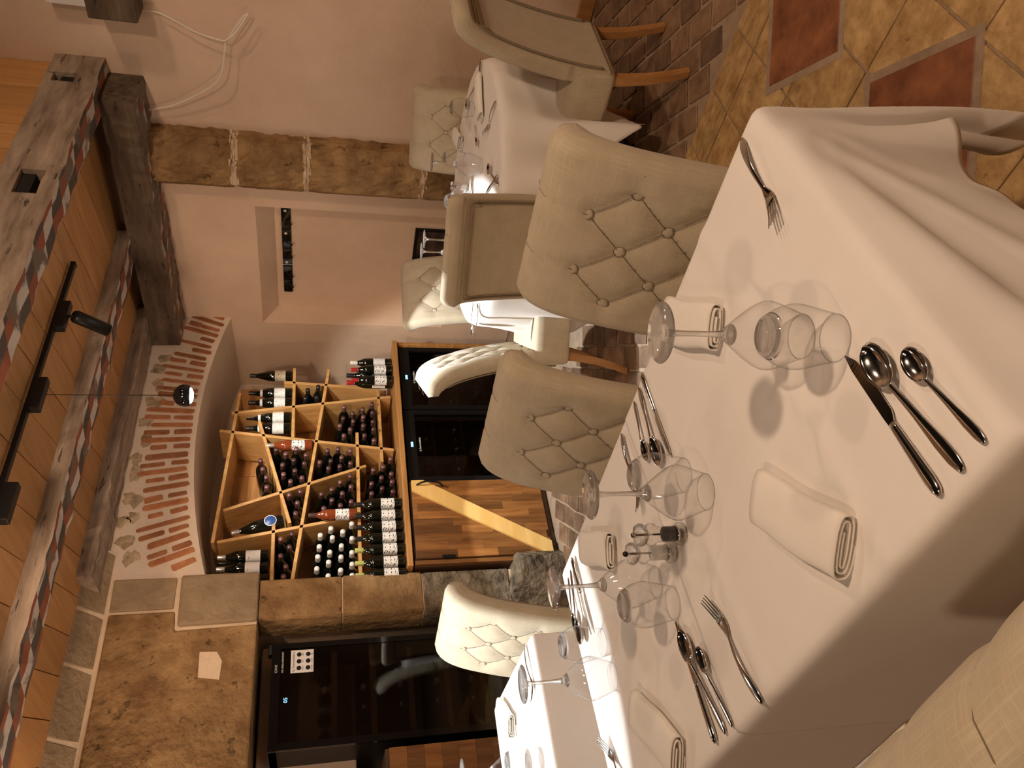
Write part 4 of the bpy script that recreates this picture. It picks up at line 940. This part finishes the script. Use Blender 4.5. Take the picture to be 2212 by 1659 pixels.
# ================================================================== TABLEWARE
ZS = ZT+.0045
def strip(fn, n_=28, m_=9):
    return MB().grid([[fn(i/(n_-1), -1+2*j/(m_-1)) for j in range(m_)] for i in range(n_)])
def handle_w(s):  # half width along 0 (end) .. 1 (neck)
    return np.interp(s, [0, .03, .12, .3, .6, .85, 1], [.002, .0058, .0085, .0085, .0052, .0036, .0034])
def spoon_mesh(L_):
    k = L_/.21; bl = .068*k; hl = L_-bl
    def fn(s, u):
        x = s*L_
        if x < hl: t_ = x/hl; w_ = handle_w(t_)*k; return (x, u*w_, .003+.012*k*(.35*math.sin(PI*t_*.9)+t_**3)+.0012*(1-u*u))
        t_ = min(1, (x-hl)/bl); w_ = k*.0228*math.sqrt(max(0, 1-((t_-.53)/(.47 if t_ > .53 else .545))**2)); w_ = max(w_, .0034*k if t_ < .06 else .0009)
        dep = .0128*k*math.sqrt(max(0, 1-((t_-.5)/.5)**2)); rim = .0155*k-.001*k*t_
        return (x, u*w_, rim-dep*(1-u*u)**.9)
    return strip(fn, 60, 15)
def fork_mesh(L_):
    mb = MB(); hl = L_*.60; k = L_/.21
    def zf(x): t_ = x/L_; return .003+.008*k*math.sin(PI*min(1, t_/.68))*(t_ < .68) + (.017*k*max(0, (t_-.68)/.32)**1.6)
    def fn(s, u):
        x = s*L_*.78
        w_ = np.interp(x, [0, hl*.03, hl*.12, hl*.3, hl*.6, hl*.9, hl, L_*.66, L_*.73, L_*.78], np.array([.002, .0058, .0085, .0085, .0052, .0036, .0038, .009, .0125, .0128]))*k
        return (x, u*w_, zf(x)+.0012*(1-u*u))
    mb = strip(fn, 34, 9)
    for c in (-.0105, -.0035, .0035, .0105):
        P = []
        for i in range(9):
            x = L_*(.775+.225*i/8); hw = .0021*(1-.55*(i/8)**2)*k; P.append([(x, c*k+hw*u, zf(x)+.0010*(1-u*u)) for u in (-1, 0, 1)])
        mb.grid(P)
    return mb
def knife_meshes(L_):
    h_ = MB(); hl = L_*.47
    rg = []
    for i in range(16):
        t_ = i/15; x = t_*hl; w_ = np.interp(t_, [0, .04, .2, .7, 1], [.003, .0075, .0095, .0075, .0062]); th = np.interp(t_, [0, .05, .3, 1], [.002, .0042, .0048, .0035])
        rg.append([(x, w_*math.cos(a_), .0055+th*math.sin(a_)) for a_ in np.linspace(0, 2*PI, 13)[:-1]])
    V = [p for r_ in rg for p in r_]; Fc = [(i*12+k, i*12+(k+1) % 12, i*12+12+(k+1) % 12, i*12+12+k) for i in range(15) for k in range(12)]+[tuple(range(12)), tuple(15*12+k for k in range(12))]
    h_.add(V, Fc)
    b_ = MB(); P = []
    for i in range(22):
        t_ = i/21; x = hl-.004+t_*(L_-hl+.004)
        up = np.interp(t_, [0, .12, .8, 1], [.0045, .0055, .0055, .002]); lo = -np.interp(t_, [0, .06, .12, .6, .85, 1], [.0045, .006, .0115, .0125, .0085, -.001])
        P.append([(x, up, .0068), (x, lo, .0050)])
    b_.grid(P); return h_, b_
STEEL = {}
def cutlery(kind, tail, head, label, group, L_, flip=False, z=ZS):
    if kind not in STEEL:
        if kind == 'knife':
            a, b = knife_meshes(.235); STEEL[kind] = [('handle', a.mesh(True)), ('blade', b.mesh(False))]
        else: STEEL[kind] = [('body', {'tablespoon': lambda: spoon_mesh(.21), 'teaspoon': lambda: spoon_mesh(.155), 'fork': lambda: fork_mesh(.21)}[kind]().mesh(True))]
    p = np.array(tail); q = np.array(head); a_ = math.atan2(q[1]-p[1], q[0]-p[0])
    if kind == 'knife':
        t = thing(kind, label, 'knife', (p[0], p[1], z-.0005), a_, group)
        for nm, me in STEEL[kind]:
            o = add(nm, me, M['steel'], t)
            if nm == 'blade': solid(o, .0016, 0)
            if flip: o.scale = (1, -1, 1)
    else:
        o = add(kind, STEEL[kind][0][1], M['steel'], None, (p[0], p[1], z), a_, None, label, 'fork' if kind == 'fork' else 'spoon', group); solid(o, .0014, 0)
def T(x, y, z=.757): return onz(x, y, z)[:2]
GC = 'cutlery on the joined tables'
where = {'A': 'near the camera by the right front edge', 'C': 'at the left place of the joined tables', 'D': 'at the far edge before the butcher-block door', 'E': 'in the white light at the far left edge'}
for key, data in {'A': (((2035, 1070), (1833, 770)), ((2082, 1018), (1880, 752)), ((2130, 957), (1960, 757))), 'C': (((1548, 1605), (1462, 1340)), ((1568, 1585), (1475, 1358)), ((1583, 1570), (1512, 1398))),
                  'D': (((1388, 808), (1453, 985)), ((1380, 838), (1428, 978)), ((1370, 868), (1400, 975))), 'E': (((1237, 1205), (1280, 1373)), ((1233, 1232), (1262, 1385)), ((1228, 1248), (1246, 1345)))}.items():
    for (a_, b_), kd, L_ in zip(data, ('knife', 'tablespoon', 'teaspoon'), (.235, .21, .155)):
        cutlery(kd, T(*a_), T(*b_), 'steel %s %s' % (kd if kd == 'knife' else ('large spoon' if kd == 'tablespoon' else 'small spoon'), where[key]), GC, L_)
cutlery('fork', T(1602, 300), T(1682, 468), 'steel fork alone near the right corner of the nearest table', GC, .21)
cutlery('fork', T(1648, 1520), T(1522, 1262), 'steel fork in front of the pepper mill pointing away at left', GC, .21)
cutlery('fork', T(1343, 937), T(1388, 1085), 'steel fork at the far edge partly seen through the tumbler', GC, .21)
p_ = T(1305, 1597); q_ = T(1337, 1662); dq = (q_-p_)/np.linalg.norm(q_-p_); cutlery('fork', p_+dq*.21, p_, 'steel fork cut by the left picture edge in the white light', GC, .21)
# glasses, standing upside down
def wine_glass(loc, label, group):
    t = thing('wine_glass', label, 'glass', loc, 0, group)
    H_ = .23
    if 'wg' not in STEEL:
        bowl = [(.0340, 0), (.0375, .012), (.0430, .028), (.0485, .044), (.0515, .056), (.0510, .064), (.0470, .074), (.0360, .092), (.0230, .110), (.0120, .124), (.0070, .131)]
        inner = [(r-.0012, z-.0) for r, z in bowl[:-1]]
        stem = [(.0070, .131), (.0052, .140), (.0043, .155), (.0042, .185), (.0050, .205), (.0075, .216), (.0130, .221)]
        foot = [(.0130, .221), (.030, .2245), (.043, .2262), (.0445, .2275), (.043, .2290), (.020, .2300), (.0001, .2303)]
        cup = bowl + [(.0070, .131)]
        STEEL['wg_base'] = MB().lathe([(.0001, .1225), (.0050, .1215), (.0120, .1160), (.0150, .1160), (.0165, .1185), (.0120, .1242), (.0072, .1311)], 32).mesh(True)
        STEEL['wg'] = (MB().lathe(bowl[:-2]+[(.0150, .1202)], 40).mesh(True), MB().lathe(stem+[], 20).mesh(True), MB().lathe(foot, 40).mesh(True), MB().lathe([(.0001, .1275), (.0070, .131)], 20).mesh(True))
    b, s, f, c = STEEL['wg']
    o = add('bowl', b, M['glass'], t); add('bowl_base', STEEL['wg_base'], M['glass_solid'], t); add('stem', s, M['glass_solid'], t); add('foot', f, M['glass_solid'], t)
    add('rim', STEEL.setdefault('rim', MB().tube([(.0338*math.cos(a), .0338*math.sin(a), .0006) for a in np.linspace(0, 2*PI, 41)], .0007, 5, False).mesh(True)), M['glass_solid'], t)
    return t
def tumbler(loc, label, group):
    t = thing('tumbler', label, 'glass', loc, 0, group)
    if 'tm' not in STEEL:
        body = [(.0340, 0), (.0375, .018), (.0425, .042), (.0460, .060), (.0455, .072), (.0405, .088), (.0330, .102)]
        base = [(.0330, .102), (.0290, .109), (.0250, .1115), (.0230, .1105), (.0001, .1085)]
        ins = [(.0330, .102), (.0270, .1035), (.0001, .1015)]
        STEEL['tm'] = (MB().lathe(body, 40).mesh(True), MB().lathe(ins[::-1]+base, 40).mesh(True), MB().tube([(.0338*math.cos(a), .0338*math.sin(a), .0008) for a in np.linspace(0, 2*PI, 41)], .0008, 5, False).mesh(True))
    b, s, r_ = STEEL['tm']; add('wall', b, M['glass'], t); add('base', s, M['glass_solid'], t); add('rim', r_, M['glass_solid'], t); return t
def on_table(x, y, z=ZS): p = onz(x, y, z); return (p[0], p[1], z)
GG = 'upside-down glasses on the joined tables'
wine_glass(on_table(1731, 727), 'upside-down stem glass nearest the camera before the folded napkin', GG)
tumbler(on_table(1804, 730), 'upside-down tumbler nearest the camera by the knife point', GG)
wine_glass(on_table(1525, 1062), 'upside-down stem glass right of the pepper mill', GG)
tumbler(on_table(1478, 1026), 'upside-down tumbler behind the stem glass right of the pepper mill', GG)
wine_glass(on_table(1416, 1257), 'upside-down stem glass left of the salt mill', GG)
tumbler(on_table(1453, 1302), 'upside-down tumbler in front of the stem glass left of the salt mill', GG)
wine_glass(on_table(1324, 1461), 'upside-down stem glass at the left in front of the separate table', GG)
tumbler(on_table(1302, 1388), 'upside-down tumbler at the left standing in the white light', GG)
# mills
def mill(loc, fill, label):
    t = thing('spice_mill', label, 'mill', loc)
    add('body', MB().lathe([(.0001, .0), (.020, 0), (.0225, .004), (.0225, .012), (.0165, .017), (.0155, .024), (.0155, .058), (.017, .061), (.0215, .064), (.0225, .069), (.0215, .074), (.012, .076), (.0001, .076)], 30).mesh(True), M['acrylic'], t)
    add('filling', MB().lathe([(.0001, .018), (.0145, .018), (.0145, .043 if fill == 'pepper' else .05), (.0001, .046)], 20).mesh(True), M[fill], t)
    add('cap', MB().lathe([(.010, .076), (.010, .080), (.019, .083), (.0225, .089), (.0225, .094), (.019, .100), (.006, .103), (.0001, .103)], 30).mesh(True), M['glass_solid'], t)
    add('spindle', MB().tube([(0, 0, .05), (0, 0, .104)], .002, 8).mesh(True), M['steel'], t)
    add('knob', MB().lathe([(.0001, .101), (.005, .102), (.006, .106), (.004, .110), (.0001, .111)], 16).mesh(True), M['steel'] if fill == 'pepper' else M['black'], t)
    add('grinder_ring', MB().lathe([(.0165, .014), (.0168, .017), (.0160, .019), (.0145, .019)], 24).mesh(True), M['steel'], t)
    return t
mill(on_table(1476, 1152), 'pepper', 'clear pepper mill with black peppercorns at the middle of the joined tables')
mill(on_table(1456, 1192), 'salt', 'clear salt mill with white filling beside the pepper mill')
# napkins: flat roll, open spiral at one end
def napkin_mesh(L_=.2, W=.082, Hh=.034, rs=0):
    rnd = random.Random(rs); turns = 2.6; n_ = 84; prof = []
    for i in range(n_):
        t_ = i/(n_-1); a_ = 2*PI*turns*t_+.943; r_ = 1-.78*(1-t_); r_ = .14+.86*t_
        prof.append((W/2*(.5+.5*r_)*math.copysign(abs(math.cos(a_))**.7, math.cos(a_)), Hh/2*r_*math.copysign(abs(math.sin(a_))**.6, math.sin(a_))))
    mn = min(p[1] for p in prof); m_ = 13; P = []
    for j in range(m_):
        s_ = j/(m_-1); row = []
        for i, (y, z) in enumerate(prof):
            wv = 1+.035*math.sin(3*s_+rs)+.05*(s_-.5)*(1 if rs % 2 else -1)
            row.append((s_*L_+.012*(i/n_-.5)*math.sin(rs+2*s_), y*wv+.003*math.sin(7*s_+rs), (z-mn)*(1+.05*math.sin(5*s_+rs*2))))
        P.append(row)
    return MB().grid(P).mesh(True)
def napkin(a, b, label, group, rs, L_=.2, W=.082, Hh=.033, z=ZS):
    p, q = np.array(a), np.array(b); o = add('napkin', napkin_mesh(L_, W, Hh, rs), M['napkin'], None, (p[0], p[1], z), math.atan2(q[1]-p[1], q[0]-p[0]), None, label, 'napkin', group); solid(o, .0022, 0); return o
GN = 'rolled napkins on the joined tables'
napkin(T(1645, 1072, .765), T(1850, 1195, .765), 'rolled white napkin in the foreground centre, spiral end toward the camera', GN, 1, .215, .098)
napkin(T(1447, 690, .765), T(1580, 712, .765), 'rolled white napkin behind the nearest stem glass', GN, 2, .205, .095)
napkin(T(1265, 1180, .765), T(1345, 1192, .765), 'rolled white napkin right at the light edge behind the salt mill', GN, 3, .2, .095)
napkin(T(1378, 1528, .765), T(1468, 1632, .765), 'rolled white napkin at the left front beside the left place', GN, 4, .21, .098)
# separate table
G4 = 'tableware on the separate table'
cutlery('fork', T(1133, 1390), T(1155, 1500), 'steel fork near the edge of the brightly lit separate table', G4, .21)
napkin(T(1082, 1525, .765), T(1130, 1600, .765), 'rolled white napkin on the brightly lit separate table', G4, 5, .2, .085)
for k, (x, y) in enumerate(((.72, 3.14), (.75, 3.17))): cutlery(('knife', 'tablespoon')[k], (x+.02, y), (x-.2, y-.02), 'steel %s on the far edge of the separate table' % ('knife', 'spoon')[k], G4, .2)
tumbler(on_table(1165, 1640), 'upside-down tumbler on the separate table at the picture edge', G4)
wine_glass(on_table(1140, 1653), 'upside-down stem glass on the separate table cut by the picture edge', G4)
# round table settings
G5 = 'tableware on the round table'
cutlery('knife', T(1040, 126), T(1028, 225), 'steel knife by the right edge of the round table beyond the napkin', G5, .235)
napkin(T(1035, 165, .765), T(1040, 265, .765), 'rolled white napkin at the right of the round table', G5, 6, .21, .075)
cutlery('tablespoon', T(1027, 185), T(1016, 215), 'steel spoon beyond the right napkin on the round table', G5, .21)
cutlery('fork', T(1071, 218), T(1043, 315), 'steel fork at the front edge of the round table', G5, .21)
cutlery('teaspoon', T(1026, 270), T(1037, 332), 'small steel spoon at the middle of the round table', G5, .155)
cutlery('tablespoon', T(1076, 398), T(1053, 350), 'steel spoon standing out dark in the white light on the round table', G5, .21)
cutlery('knife', T(1075, 380), T(1050, 420), 'steel knife in the white light on the round table', G5, .235)
napkin(T(985, 290, .765), T(1000, 315, .765), 'rolled white napkin at the back of the round table', G5, 7, .19, .08)
tumbler(on_table(1022, 236), 'upside-down tumbler on the round table by the right napkin', G5)
wine_glass(on_table(1040, 358), 'upside-down stem glass on the round table against the stone column', G5)
tumbler(on_table(1005, 345), 'upside-down tumbler behind the stem glass on the round table', G5)
tumbler(on_table(1008, 438), 'upside-down tumbler half hidden by the chair back on the round table', G5)
mill(on_table(1018, 405), 'salt', 'clear salt mill on the round table')
mill(on_table(1020, 425), 'pepper', 'clear pepper mill on the round table near the chair back')
for k, (x, y) in enumerate(((1008, 548), (1017, 522))): wine_glass(on_table(x, y), ('upside-down stem glass on the round table before the picture, left one', 'upside-down stem glass on the round table before the picture, right one')[k], G5)
cutlery('knife', T(1034, 655), T(1030, 700), 'steel knife at the left of the round table in the white light', G5, .235)
cutlery('teaspoon', T(1022, 655), T(1022, 690), 'small steel spoon at the left of the round table', G5, .155)
